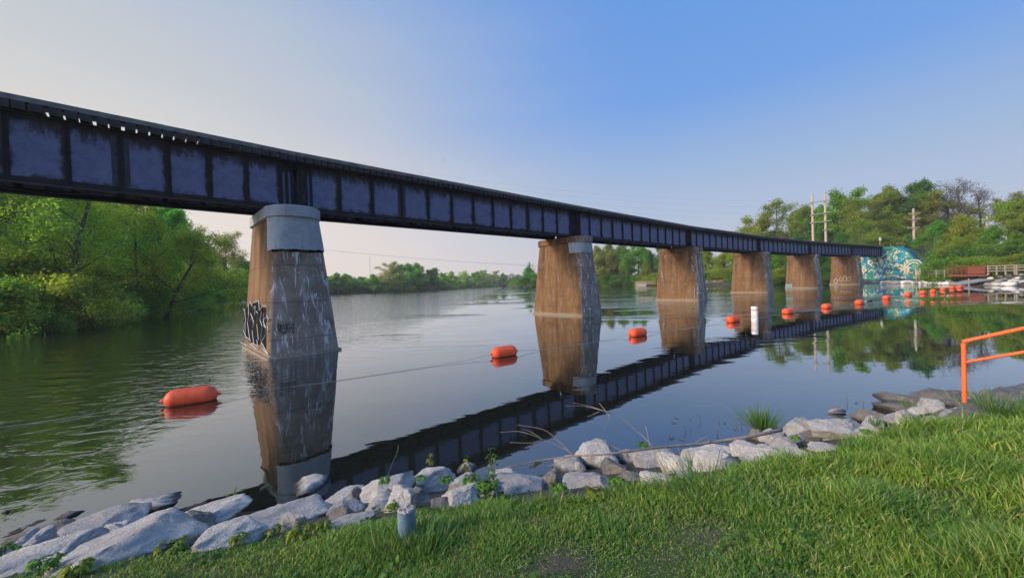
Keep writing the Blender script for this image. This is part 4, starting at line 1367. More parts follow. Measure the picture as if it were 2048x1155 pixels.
for k_, px_, Y_, t_, c_, l_ in LB: plant(k_, px_, Y_, t_, tuple(min(.8, q * k) for q, k in zip(c_, (1.22, 1.26, 1.4))), l_, group='trees on the left bank')
BB = [(-60, 29.5, 560, G3), (5, 30, 556, G1), (60, 31, 560, G1), (118, 32.5, 548, G2), (168, 35, 556, G3), (205, 38, 576, G1), (245, 42, 560, G3), (285, 47, 566, G1), (330, 54, 558, G3), (368, 61, 556, G1),
      (405, 70, 552, G3), (440, 82, 548, G2), (470, 96, 552, G3), (30, 34, 500, G2), (90, 37, 520, G4), (230, 46, 520, G2), (300, 56, 530, G4), (-20, 31, 600, G3), (90, 30.5, 600, G3), (150, 33, 596, G3), (190, 35.5, 600, G1), (265, 43.5, 592, G3)]
blabs = ['bush at the left edge of the photo overhanging the water', 'bright green bush at the waterline nearest the left edge', 'bush just right of the leftmost bright bush', 'tallest bright green bush on the left bank, below the thin dark tree',
         'bush right of the tallest bright green bush on the left bank', 'round bright green bush with pale leaves low over the water', 'dark bush behind the round bright green one', 'green bush under the leaning tree',
         'dark bush under the arching limbs of the leaning tree', 'green bush just right of the arching limbs', 'dark bush where the left bank narrows toward the nearest pier', 'yellow-green bush near the left edge of the nearest pier', 'last dark bush before the nearest pier']
for k, (px_, Y_, t_, c_) in enumerate(BB):
    plant('bush%d' % (k % 2), px_, Y_, t_, tuple(min(.8, q * k) for q, k in zip(c_, (1.3, 1.2, 1.4))), blabs[k] if k < len(blabs) else 'undergrowth bush filling in the left bank below the trees', 'bush', 'bushes along the left bank', 'bush', wide=1.0)

# far shore seen between the nearest pier and the second pier
FA = [('oak0', 676, 232, 545, G3), ('oak1', 700, 236, 547, G1), ('oak2', 722, 245, 553, G3), ('oak0', 745, 240, 548, G1), ('airy1', 770, 250, 522, G5), ('oak1', 790, 256, 529, G2), ('oak2', 812, 258, 527, G1), ('oak0', 838, 262, 526, G1),
      ('oak1', 860, 270, 536, G3), ('oak2', 884, 290, 545, G1), ('oak0', 905, 320, 542, G2), ('airy0', 925, 345, 541, G2), ('oak1', 948, 370, 543, G1), ('oak2', 968, 400, 540, G2), ('airy1', 985, 420, 541, G4), ('oak0', 1004, 450, 546, G3),
      ('oak2', 640, 228, 548, G1), ('oak1', 615, 222, 545, G3), ('oak0', 660, 250, 552, G1), ('oak1', 690, 262, 554, G3), ('oak0', 760, 275, 550, G1), ('oak2', 825, 285, 540, G3), ('oak1', 870, 310, 547, G1),
      ('oak0', 580, 170, 530, G3), ('oak2', 540, 150, 520, G1), ('oak1', 500, 135, 515, G3)]
for k, (k_, px_, Y_, t_, c_) in enumerate(FA):
    l_ = {4: 'sparse brownish tree at the left top of the tall clump on the far shore', 6: 'tallest green tree of the clump on the far shore'}.get(k, 'one of the green trees along the distant far shore between the two nearest piers')
    plant(k_, px_, Y_, t_, tuple(q * 1.35 for q in c_), l_, group='trees on the distant far shore', wide=1.5)
for k in range(30):
    px_ = 655 + k * 12.5
    Y_ = np.interp(px_, [655, 760, 870, 960, 1030], [231, 250, 275, 420, 520]); 
    plant('bush%d' % (k % 2), px_, Y_ + random.uniform(2, 6), np.interp(px_, [655, 870, 1030], [566, 562, 560]) + random.uniform(-3, 2), random.choice([G1, G2, G3]), 'one of the low green bushes at the waterline of the distant far shore', 'bush', 'bushes on the distant far shore', 'bush', wide=2.2)
# far horizon woods closing the river: one mass nobody could count
r_ = np.random.default_rng(5)
cv = []
for (ax, ay, bx, by, nn, hh) in ((-150, 610, 160, 640, 230, 17), (-260, 330, -130, 600, 130, 16), (40, 330, 150, 620, 150, 16), (-200, 120, -150, 330, 60, 15)):
    for q in range(nn):
        t = r_.uniform(); x = ax + (bx - ax) * t + r_.normal() * 9; y = ay + (by - ay) * t + r_.normal() * 9
        hgt_ = hh * r_.uniform(.65, 1.1); rad_ = hgt_ * .38
        m = 520
        u = r_.normal(size=(m, 3)); u /= np.linalg.norm(u, axis=1)[:, None]; u *= r_.uniform(.55, 1, m)[:, None] ** .5
        c3 = u * [rad_, rad_, hgt_ * .5] + [x, y, 1.5 + hgt_ * .5]
        a3 = r_.normal(size=(m, 3)); a3 /= np.linalg.norm(a3, axis=1)[:, None]; b3 = np.cross(a3, r_.normal(size=(m, 3))); b3 /= np.linalg.norm(b3, axis=1)[:, None]
        s3 = r_.uniform(.3, .75, m)[:, None]
        cv.append(np.stack([c3 - a3 * s3, c3 - b3 * s3 * .7, c3 + a3 * s3, c3 + b3 * s3 * .7], 1).reshape(-1, 3))
cv = np.vstack(cv)
o = link('distant_woods', npmesh('distant_woods', cv, np.arange(len(cv)).reshape(-1, 4)), M_leaf)
o.color = (0.06, 0.10, 0.035, 1)
tag(o, 'distant wooded shore closing the far end of the river', 'woods', kind='stuff')
# wooded point left of the second pier
plant('oak0', 1056, 241, 532, G6, 'round bright green tree on the wooded point left of the second pier', wide=1.3)
plant('bare', 1060, 243, 522, G5, 'thin bare tree sticking up from the wooded point left of the second pier')
for px_, t_ in ((1042, 552), (1052, 556), (1066, 556), (1078, 548)):
    plant('bush0', px_, 240, t_, G1, 'one of the low bushes on the wooded point left of the second pier', 'bush', 'bushes on the wooded point', 'bush', wide=1.6)

# behind the bridge, second to sixth pier
MID = [
 ('oak0', 1200, 190, 492, G4, 'olive tree just right of the second pier'), ('willow', 1228, 186, 503, (0.26, 0.26, 0.05), 'yellow weeping willow between the second and third pier'),
 ('oak1', 1252, 185, 492, G1, 'dense green tree right of the tall willow'), ('oak2', 1276, 180, 488, G1, 'broad green tree behind the wooden dock'), ('oak1', 1302, 176, 494, G6, 'green tree partly behind the third pier'),
 ('willow', 1296, 172, 522, (0.26, 0.27, 0.05), 'small yellow willow above the wooden dock'), ('oak0', 1215, 200, 486, G4, 'tree behind the tall willow'), ('oak2', 1240, 205, 488, G5, 'brown budding tree behind the dense green tree'),
 ('oak1', 1330, 172, 488, G3, 'tree hidden behind the third pier'), ('oak0', 1375, 165, 486, G1, 'tree behind the third pier near the beach'),
 ('oak2', 1420, 150, 498, G2, 'yellow-green tree behind the beach'), ('oak0', 1448, 148, 492, G4, 'olive tree behind the beach pavilion'), ('oak1', 1400, 156, 490, G3, 'dark tree behind the left end of the beach'),
 ('airy0', 1492, 135, 452, G4, 'airy tree leftmost of those rising above the far girders'), ('oak2', 1520, 138, 430, G4, 'olive tree next to the airy one above the far girders'),
 ('airy1', 1562, 136, 404, G4, 'tall thin-leaved tree left of the double power pole'), ('oak1', 1590, 140, 412, G4, 'olive tree just left of the double power pole'),
 ('oak0', 1600, 112, 466, G3, 'low dark green tree at the foot of the double power pole'), ('oak1', 1640, 116, 455, G3, 'dark green tree behind the double power pole'),
 ('oak2', 1690, 128, 381, G1, 'tall green tree right of the double power pole'), ('airy0', 1725, 118, 395, G4, 'tall olive tree with pale branches above the bridge end'), ('oak1', 1755, 130, 379, G4, 'tall tree above the end of the bridge'),
 ('oak0', 1690, 106, 462, G3, 'low dark tree just above the bridge left of its end'), ('airy1', 1722, 104, 440, G4, 'yellowish slender tree above the bridge end'),
 ('oak2', 1800, 132, 372, G3, 'tall dark tree left of the single power pole'), ('oak0', 1842, 128, 364, G3, 'tallest dark green tree behind the single power pole'), ('oak1', 1788, 120, 420, G4, 'olive tree in front of the tall dark tree'),
 ('oak2', 1870, 122, 385, G4, 'olive tree right of the single power pole'), ('bare', 1925, 118, 354, (0.14, 0.12, 0.09), 'tall bare grey tree against the sky on the right'), ('bare', 1965, 122, 372, (0.12, 0.10, 0.08), 'second bare tree right of the tall bare one'),
 ('bare', 1900, 128, 368, (0.13, 0.11, 0.09), 'bare tree behind and left of the tall bare one'), ('airy0', 2020, 118, 388, G5, 'brown budding tree behind the far right trees'),
 ('oak1', 1868, 92, 440, G6, 'round bright green tree right of the single power pole'), ('oak0', 1935, 88, 428, G2, 'bright yellow-green tree above the rusty footbridge'), ('oak2', 2010, 86, 402, G4, 'large olive tree at the right edge of the photo'),
 ('oak0', 2060, 82, 395, G4, 'olive tree cut off by the right edge of the photo'), ('oak1', 1975, 78, 452, G1, 'green tree behind the fence on the right'), ('oak2', 1925, 74, 470, G4, 'brownish green tree behind the footbridge'),
 ('airy1', 1905, 76, 478, G4, 'tangled tree with pale branches right of the mural wall'), ('oak0', 2035, 70, 462, G1, 'green tree behind the fence at the right edge'), ('oak1', 2110, 66, 420, G3, 'tree just outside the right edge of the photo'),
 ('oak2', 1560, 108, 505, G1, 'bright green tree seen under the bridge between the fourth and fifth pier'), ('oak1', 1650, 101, 500, G3, 'dark green tree seen under the bridge between the fifth and sixth pier'),
 ('oak0', 1480, 135, 492, G2, 'tree behind the fourth pier'), ('oak2', 1540, 122, 478, G3, 'dark tree behind the bridge above the fourth pier'), ('oak1', 1820, 150, 400, G4, 'tree on the hill behind the single power pole'), ('oak0', 1650, 145, 410, G1, 'tree on the hill behind the double power pole'),
]
for k_, px_, Y_, t_, c_, l_ in MID:
    plant(k_, px_, Y_, t_, c_, l_, group='trees behind the bridge and on the right bank', wide=1.12 if Y_ > 100 else 1.0)
MB_ = [(1195, 186, 545), (1213, 182, 548), (1230, 178, 552), (1248, 175, 548), (1265, 172, 550), (1285, 170, 552), (1310, 165, 545), (1400, 140, 542), (1425, 138, 540), (1550, 106, 540), (1562, 105, 535), (1575, 104, 545), (1640, 101, 540), (1655, 99, 530), (1590, 104, 540), (1620, 102, 535),
       (1440, 137, 535), (1455, 136, 538), (1480, 128, 535), (1520, 115, 538),
       (1790, 112, 470), (1822, 108, 480), (1745, 110, 472), (1720, 112, 476), (1890, 74, 515), (1910, 70, 512), (1932, 66, 518), (1955, 65, 512), (1980, 63, 515), (2005, 62, 512), (2030, 60, 508), (2060, 58, 505), (1895, 76, 512), (1880, 72, 530),
       (2090, 56, 500), (1945, 72, 495), (1990, 70, 492), (2040, 66, 488), (1915, 78, 490), (1870, 104, 470)]
for k, (px_, Y_, t_) in enumerate(MB_):
    plant('bush%d' % (k % 2), px_, Y_, t_, random.choice([G1, G3, G3, G2, G4]), 'one of the undergrowth bushes below the trees across the river', 'bush', 'bushes on the banks behind the bridge', 'bush', wide=1.3)


# ------------------------------------------------------------------ grass
def blades(xy, z, hgt, wid, lean_, name, mat, seed=0, curl=0.5):
    r = np.random.default_rng(seed); n = len(xy)
    az = r.uniform(0, 2 * np.pi, n); la = r.uniform(0, 2 * np.pi, n)
    lx = lean_ * hgt * np.cos(la); ly = lean_ * hgt * np.sin(la)
    dx = np.cos(az) * wid / 2; dy = np.sin(az) * wid / 2
    lv = [(0.0, 1.0, 0.0), (0.45, 0.9, 0.22), (0.8, 0.6, 0.62), (1.0, 0.08, 1.0)]
    rows = []
    for t, wf, lf in lv:
        hx = xy[:, 0] + lx * lf; hy = xy[:, 1] + ly * lf; hz = z + hgt * (t - curl * lean_ * lf * 0.45)
        rows.append(np.stack([hx - dx * wf, hy - dy * wf, hz], 1)); rows.append(np.stack([hx + dx * wf, hy + dy * wf, hz], 1))
    V = np.stack(rows, 1).reshape(-1, 3)
    b = np.arange(n)[:, None, None] * 8
    q = np.array([[0, 1, 3, 2], [2, 3, 5, 4], [4, 5, 7, 6]])[None]
    Fq = (b + q).reshape(-1, 4)
    return V, Fq


def grass_mat(name, a, b, dry):
    g = NT(name); geo = g.n('ShaderNodeNewGeometry'); co = g.coord()
    rd = geo.outputs['Random Per Island']
    big = g.noise(co, 1.1, 4)
    c = g.mix(rd, a, b)
    c = g.mix(g.ramp(rd, [(0.86, 0.0), (0.88, 0.85)], 'LINEAR'), c, dry)
    c = g.mix(1.0, c, g.ramp(big, [(0.3, (0.72, 0.82, 0.9)), (0.7, (1.3, 1.15, 0.8))]), 'MULTIPLY')
    d = g.n('ShaderNodeBsdfPrincipled'); g.l(c, d.inputs['Base Color']); d.inputs['Roughness'].default_value = 0.5; d.inputs['Specular IOR Level'].default_value = 0.3
    t = g.n('ShaderNodeBsdfTranslucent'); g.l(c, t.inputs['Color'])
    m = g.n('ShaderNodeMixShader'); m.inputs[0].default_value = 0.35
    g.l(d.outputs[0], m.inputs[1]); g.l(t.outputs[0], m.inputs[2]); g.l(m.outputs[0], g.out.inputs[0])
    return g.m


M_grass = grass_mat('grass_blades', (0.060, 0.15, 0.022), (0.22, 0.36, 0.055), (0.38, 0.36, 0.15))
M_sedge = grass_mat('sedge_blades', (0.05, 0.12, 0.025), (0.13, 0.25, 0.05), (0.25, 0.25, 0.10))
M_creeper = foliage_mat('creeper_leaves', 0.35)

r = np.random.default_rng(21)
N0 = 900000
rr_ = 1.35 * (12.5 / 1.35) ** r.random(N0)      # more blades close by, fewer (and wider) far off
th_ = r.uniform(R(-74), R(82), N0)
X_ = rr_ * np.sin(th_); Y_ = rr_ * np.cos(th_)
dd, ix = river(np.stack([X_, Y_], 1))
edge = 1.95 + 0.12 * snoise(X_, Y_, 2.5, 9)
edge = edge - 0.35 * sm(X_, 2.6, 6)
patchn = 0.6 * snoise(X_, Y_, 2.2, 12) + 0.6 * snoise(X_, Y_, 7.0, 13)
bare_ = (((X_ - 0.55) / 0.5) ** 2 + ((Y_ - 2.15) / 0.28) ** 2 < 1) | (((X_ - 0.2) / 0.22) ** 2 + ((Y_ - 2.75) / 0.13) ** 2 < 1) | (((X_ - 1.35) / .3) ** 2 + ((Y_ - 2.5) / .12) ** 2 < 1)
pk = np.clip(0.80 + 0.22 * patchn, 0.45, 1.2) * np.where(bare_, 0.75, 1) * np.where(X_ > 1.2, 1.15, 0.9)
ok = (dd > edge) & (ix < NN - 1) & (r.random(N0) < pk * 0.66 * (1 + 0.9 * np.exp(-((rr_ - 1.6) / 0.8) ** 2)))
# keep clear of the pipe
ok &= np.hypot(X_ - pipe.location[0], Y_ - pipe.location[1]) > 0.07
X_, Y_, dd, patchn = X_[ok], Y_[ok], dd[ok], patchn[ok]
Zg = height(np.stack([X_, Y_], 1))
tall = sm(X_ + 0.35 * (Y_ - 3), 1.0, 3.0)
he = 0.038 + 0.045 * np.clip(patchn, 0, 1.5) + 0.135 * tall * (0.7 + 0.35 * np.clip(snoise(X_, Y_, 4.0, 31), -1, 1)) + 0.05 * (1 - sm(dd, 1.9, 2.5)) * sm(X_, -2.5, -1.0)
nearpipe = np.exp(-((X_ - pipe.location[0]) ** 2 + (Y_ - pipe.location[1] + .05) ** 2) / 0.10)
he = he + 0.07 * nearpipe
worn = np.exp(-(((X_ - 0.75) / 0.75) ** 2 + ((Y_ - 2.15) / 0.45) ** 2)) + 0.6 * np.exp(-(((X_ + 0.3) / 0.5) ** 2 + ((Y_ - 2.0) / 0.3) ** 2))
he = he * (1 - 0.42 * np.clip(worn, 0, 1)) * (0.8 + 0.4 * np.clip(snoise(X_, Y_, 6.5, 71), -1, 1.2))
he = he * r.uniform(0.55, 1.35, len(X_))
dist = np.hypot(X_, Y_)
wd_ = np.clip(0.0028 + 0.0011 * dist, 0.004, 0.011) * r.uniform(.7, 1.3, len(X_))
V_, F_ = blades(np.stack([X_, Y_], 1), Zg - 0.01, he, wd_, r.uniform(0.15, 0.95, len(X_)), 'grass', None, 3)
o = link('grass', npmesh('grass', V_, F_), M_grass)
tag(o, 'green lawn grass on the near bank, short at left and long at right', 'grass', kind='stuff')
# dead straw lying flat in the worn places
n = 5000
sx_ = r.uniform(-2.5, 5.0, n); sy_ = r.uniform(1.4, 4.2, n); dd, ix = river(np.stack([sx_, sy_], 1))
ok = (dd > 1.7) & (snoise(sx_, sy_, 2.6, 55) + 1.6 * np.exp(-(((sx_ - 0.75) / 0.9) ** 2 + ((sy_ - 2.15) / 0.5) ** 2)) > 0.75)
sx_, sy_ = sx_[ok], sy_[ok]; n = len(sx_)
c3 = np.stack([sx_, sy_, height(np.stack([sx_, sy_], 1)) + r.uniform(0.006, 0.03, n)], 1); az = r.uniform(0, 6.28, n)
d3 = np.stack([np.cos(az), np.sin(az), r.uniform(-.25, .25, n)], 1) * r.uniform(.008, .03, n)[:, None]; s3 = np.stack([-np.sin(az), np.cos(az), np.zeros(n)], 1) * .0009
V = np.stack([c3 - d3 - s3, c3 + d3 - s3, c3 + d3 + s3, c3 - d3 + s3], 1).reshape(-1, 3)
o = link('straw', npmesh('straw', V, np.arange(4 * n).reshape(-1, 4)), simple('straw', (0.28, 0.24, 0.13), 0.9, 0.3, 30))
tag(o, 'dead pale straw lying in the worn patches of the lawn', 'straw', kind='stuff')
# low broad weeds in the lawn
n = 5200
rr_ = 1.5 * (7 / 1.5) ** r.random(n); th_ = r.uniform(R(-75), R(60), n)
X_ = rr_ * np.sin(th_); Y_ = rr_ * np.cos(th_); dd, ix = river(np.stack([X_, Y_], 1))
ok = (dd > 1.25) & (snoise(X_, Y_, 3.0, 44) > 0.1) & (X_ < 3)
X_, Y_ = X_[ok], Y_[ok]; Zg = height(np.stack([X_, Y_], 1)) + r.uniform(0.01, 0.05, len(X_))
cen = np.stack([X_, Y_, Zg], 1); n = len(cen)
nn_ = r.normal(size=(n, 3)) * .45 + [0, 0, 1]; nn_ /= np.linalg.norm(nn_, axis=1)[:, None]
a = np.cross(nn_, r.normal(size=(n, 3))); a /= np.linalg.norm(a, axis=1)[:, None]; b = np.cross(nn_, a); s = r.uniform(.010, .022, n)[:, None]
V = np.stack([cen - a * s * 1.3, cen - b * s, cen + a * s * 1.3, cen + b * s], 1).reshape(-1, 3)
o = link('clover', npmesh('clover', V, np.arange(4 * n).reshape(-1, 4)), M_creeper); o.color = (0.045, 0.11, 0.02, 1)
tag(o, 'clover and small broad-leaved weeds scattered through the short lawn', 'weeds', kind='stuff')


def leafplant(px, py, z, size, n, col, label, tallness=0.0):
    p = onz(px, py, z)
    r = np.random.default_rng(int(px * 7 + py))
    V, Fq = [], []
    sv = MB()
    for k in range(n):
        az = r.uniform(0, 6.28); L = size * r.uniform(0.2, 1.0)
        base = np.array([math.cos(az) * L * .5, math.sin(az) * L * .5, size * r.uniform(.0, .35) + tallness * r.uniform(0, 1)])
        if k % 2 == 0: sv.tube([(base[0] * .2, base[1] * .2, -0.03), tuple(base * [.7, .7, .8]), tuple(base)], 0.0022, 3, False)
        nl = 5
        for q in range(nl):          # five drooping leaflets
            a2 = az + (q - 2) * 0.62
            ll = r.uniform(0.022, 0.040) * (1 + 0.25 * (q == 2)); wd = ll * 0.28
            d = np.array([math.cos(a2), math.sin(a2), -0.35]); sd_ = np.array([-math.sin(a2), math.cos(a2), 0])
            m_ = base + d * ll * .5; t_ = base + d * ll + [0, 0, -ll * .35]
            i0 = len(V); V += [base, m_ - sd_ * wd, t_, m_ + sd_ * wd + [0, 0, .004]]; Fq.append([i0, i0 + 1, i0 + 2, i0 + 3])
    root = empty('creeper_plant', tuple(p)); tag(root, label, 'plant', 'leafy creepers growing between the shore rocks')
    o = link('foliage', npmesh('foliage', np.array(V), np.array(Fq)), M_creeper, root); o.color = (*col, 1)
    sv.build('stem', M_twig, root)


YG = (0.14, 0.17, 0.02); GG = (0.06, 0.15, 0.02)
GG = (0.11, 0.24, 0.035)
YG = (0.20, 0.25, 0.03)
LP = [(342, 1098, .82, .16, 34, YG, 'yellow-green leaves at the lower right end of the longest boulder'), (275, 1050, .5, .10, 14, YG, 'leaves growing in the seam left of the mossy low rock'), (316, 1040, .45, .07, 8, GG, 'small round leaf clump on the mossy low rock near the waterline'),
      (90, 1130, .9, .16, 26, GG, 'leafy grass clump in the bottom left corner of the rocks'), (150, 1140, .95, .14, 22, YG, 'yellowish weeds below the bottom left slab'), (8, 1105, .75, .14, 16, GG, 'dark leaves at the left edge below the smooth boulder'),
      (548, 1058, .82, .06, 8, YG, 'tiny leaf clump at the foot of the broad ridged boulder'), (600, 1062, .85, .14, 24, YG, 'yellow-green leaves right below the broad ridged boulder'), (640, 1052, .85, .12, 20, YG, 'yellow leaves above the slanted white stone'),
      (475, 1075, .85, .09, 10, YG, 'few leaves left of the foot of the broad ridged boulder'), (770, 960, .5, .12, 20, GG, 'green leaves on top of the big rounded boulder behind the pipe'), (785, 1010, .75, .08, 8, YG, 'small weed on the rock right above the pipe'),
      (842, 955, .5, .08, 9, GG, 'leaf spray on the face of the pale blue boulder'), (894, 960, .45, .12, 18, GG, 'leaves between the pale blue boulder and the dome-shaped rock'), (975, 975, .6, .24, 70, GG, 'largest clump of creeper leaves, left of the middle of the rock line'),
      (940, 960, .5, .16, 30, GG, 'creeper leaves right at the foot of the dome-shaped rock'), (985, 950, .45, .10, 14, GG, 'tall thin sprig rising above the largest creeper clump', .30), (932, 940, .4, .06, 8, YG, 'thin flowering sprig on the dome-shaped rock', .16),
      (1115, 975, .7, .15, 30, GG, 'bright leaves between two grey boulders right of the largest clump'), (1020, 1000, .85, .12, 18, GG, 'leaves at the grass edge right of the wedge-shaped rock'), (1190, 988, .85, .16, 30, YG, 'yellow-green weeds below the flat-topped rock'),
      (1230, 960, .75, .12, 16, GG, 'thin weeds at the lower left of the square-cut block'), (1292, 950, .75, .07, 9, YG, 'yellow-green sprig under the left half of the square-cut block'), (1375, 955, .75, .10, 14, GG, 'weeds right under the square-cut block'),
      (1285, 890, .2, .12, 22, GG, 'green leaves behind the square-cut block at the waterline'), (1592, 875, .55, .08, 12, GG, 'leafy sprig on the upright pointed boulder'), (1570, 912, .7, .07, 9, YG, 'drooping leaves on the small tan rock'), (1730, 862, .7, .09, 12, GG, 'leaves right of the round cream boulder'),
      (1690, 838, .2, .10, 14, GG, 'weeds in the water behind the round cream boulder'), (860, 925, .3, .06, 8, YG, 'thin sprig above the pale blue boulder', .12)]
for a_ in LP: leafplant(*a_[:4], int(a_[4] * 1.5), a_[5], a_[6], a_[7] if len(a_) > 7 else 0.0)


def tuft(px, py, z, n, h, spread, lab, mat, name='sedge_tuft', lean_=0.5):
    p = onz(px, py, z); r = np.random.default_rng(int(px))
    xy = r.normal(size=(n, 2)) * spread
    V, Fq = blades(xy, np.full(n, -0.03), h * r.uniform(.55, 1.15, n), np.full(n, 0.008), r.uniform(.05, lean_, n), '', None, int(px))
    V[:, :2] += np.sign(xy).repeat(8, 0) * 0
    out_ = (V[:, 2:3] / h) ** 1.5 * np.repeat(xy, 8, 0) / (spread + 1e-6) * h * 0.28
    V[:, :2] += out_
    o = link(name, npmesh(name, V, Fq), mat, None, tuple(p)); tag(o, lab, 'grass tuft')


tuft(1523, 862, 0.05, 420, 0.44, 0.10, 'tall green sedge tuft standing in the shallows behind the right-hand rocks', M_sedge)
tuft(465, 1000, 0.15, 26, 0.20, 0.04, 'broad-bladed green weed at the waterline below the nearest pier reflection', M_sedge)
tuft(1815, 815, 0.5, 40, 0.22, 0.05, 'grass sprouting from the dark brown waterline rock', M_sedge)
tuft(1998, 828, 0.8, 260, 0.32, 0.14, 'high grass clump at the right edge above the grey slab', M_sedge)
tuft(1752, 850, 0.6, 60, 0.16, 0.04, 'small grass sprout in front of the flat dark grey rock', M_sedge)
tuft(850, 1105, 0.98, 180, 0.20, 0.07, 'clump of longer lawn grass just right of the blue pipe', M_sedge)
tuft(772, 1120, 0.98, 150, 0.17, 0.07, 'clump of longer lawn grass at the left foot of the blue pipe', M_sedge)
tuft(1420, 985, 0.95, 420, 0.19, 0.20, 'dark green grass clump below the smooth rounded boulder', M_sedge)

# ------------------------------------------------------------------ dead branch and twigs
def curve_pts(pp): return [tuple(onz(x, y, z)) for x, y, z in pp]


br = empty('dead_branch', tuple(onz(1290, 893, .45)))
tag(br, 'long bare dead branch lying across the tops of the shore rocks', 'branch')
bb = Vector(br.location)


def smooth_path(pts, m=4):
    pts = [Vector(p) for p in pts]; out_ = []
    for i in range(len(pts) - 1):
        p0 = pts[max(i - 1, 0)]; p1 = pts[i]; p2 = pts[i + 1]; p3 = pts[min(i + 2, len(pts) - 1)]
        for k in range(m):
            t = k / m
            out_.append(0.5 * ((2 * p1) + (p2 - p0) * t + (2 * p0 - 5 * p1 + 4 * p2 - p3) * t * t + (-p0 + 3 * p1 - 3 * p2 + p3) * t ** 3))
    out_.append(pts[-1]); return out_


main = smooth_path(curve_pts([(1562, 859, .50), (1530, 866, .52), (1490, 874, .50), (1450, 880, .46), (1400, 887, .44), (1340, 892, .46), (1285, 898, .50), (1215, 907, .50), (1140, 912, .42), (1080, 920, .36), (1010, 935, .34)]), 4)
mb = MB(); mb.tube([p - bb for p in main], list(np.linspace(0.026, 0.006, len(main))), 8); mb.build('main_stem', M_twig, br, smooth=True)
TW = [[(1310, 895, .48), (1275, 862, .62), (1235, 830, .80), (1213, 823, .86), (1170, 812, .92), (1132, 811, .95)], [(1213, 823, .86), (1180, 812, .9), (1147, 805, .97)], [(1213, 823, .86), (1219, 835, .84), (1208, 858, .76)], [(1213, 823, .86), (1198, 805, .95)], [(1200, 822, .88), (1175, 833, .84)],
      [(1150, 912, .42), (1125, 895, .5), (1085, 878, .6), (1060, 868, .68), (1035, 862, .70), (1000, 864, .70)], [(1145, 908, .44), (1110, 875, .58), (1085, 858, .68), (1035, 849, .74)], [(1085, 878, .6), (1062, 885, .6), (1020, 884, .62)], [(1085, 878, .6), (1060, 862, .7), (1045, 858, .74)], [(1085, 878, .6), (1050, 896, .55)],
      [(1300, 895, .48), (1294, 862, .68), (1290, 850, .74)], [(1418, 886, .44), (1415, 872, .55), (1390, 884, .46)], [(1140, 912, .42), (1095, 932, .3)], [(1480, 876, .5), (1500, 885, .45), (1510, 886, .42)], [(1250, 905, .5), (1228, 893, .55), (1215, 889, .58)], [(1095, 916, .36), (1085, 930, .3)], [(1070, 921, .36), (1063, 935, .28)],
      [(1540, 864, .5), (1575, 880, .55), (1600, 886, .5)]]
for t_ in TW:
    pts = smooth_path(curve_pts(t_), 4)
    mb = MB(); mb.tube([p - bb for p in pts], list(np.linspace(0.007, 0.0026, len(pts))), 5); mb.build('twig', M_twig, br, smooth=True)
st = empty('dead_stalk', tuple(onz(775, 955, .4))); tag(st, 'single thin dead stalk standing up from the rocks in front of the black bridge reflection', 'stalk')
sb = Vector(st.location)
mb = MB(); mb.tube([p - sb for p in smooth_path(curve_pts([(773, 956, .4), (783, 930, .52), (794, 905, .62), (797, 889, .70)]), 4)], 0.003, 4); mb.build('stem', M_twig, st)
# bare stems and floating twigs in the shallows
rr = random.Random(3)
for k in range(26):
    px_ = rr.uniform(1330, 1500) if k < 20 else rr.uniform(1675, 1790); py_ = rr.uniform(835, 885) if k < 20 else rr.uniform(800, 816)
    p = onz(px_, py_, 0); mb = MB()
    if rr.random() < .7:
        hh = rr.uniform(.04, .14); mb.tube([(0, 0, -.05), (rr.uniform(-.02, .02), 0, hh * .6), (rr.uniform(-.05, .05), rr.uniform(-.03, .03), hh)], 0.004, 4)
    else:
        a0 = rr.uniform(0, 6.28); L_ = rr.uniform(.04, .12); mb.tube([(0, 0, .004), (math.cos(a0) * L_, math.sin(a0) * L_, .02)], 0.006, 4)
    o = mb.build('reed_stub', M_bark, None, tuple(p)); tag(o, 'one of the small dark reed stubs and twigs poking out of the shallow water', 'twig', 'reed stubs and twigs in the shallows')
root = empty('driftwood', tuple(onz(1675, 822, 0.03))); tag(root, 'short rotten piece of driftwood floating beyond the round cream boulder', 'driftwood')
mb = MB(); mb.tube([(-.17, 0, 0), (0, .02, .03), (.15, 0, .0)], [.02, .045, .025], 8); mb.build('log', M_twig, root, smooth=True)
mb = MB(); mb.tube([(.05, 0, .03), (.16, .05, .10)], 0.006, 5); mb.build('twig', M_twig, root)
p = onz(1735, 603, 0); mb = MB(); mb.tube([(0, 0, 0.02), (.55, .35, .05), (1.0, .6, 0.03)], 0.045, 6)
o = mb.build('driftwood_stick', M_blackpaint, None, tuple(p)); tag(o, 'dark floating stick lying beside one of the far orange floats', 'driftwood')

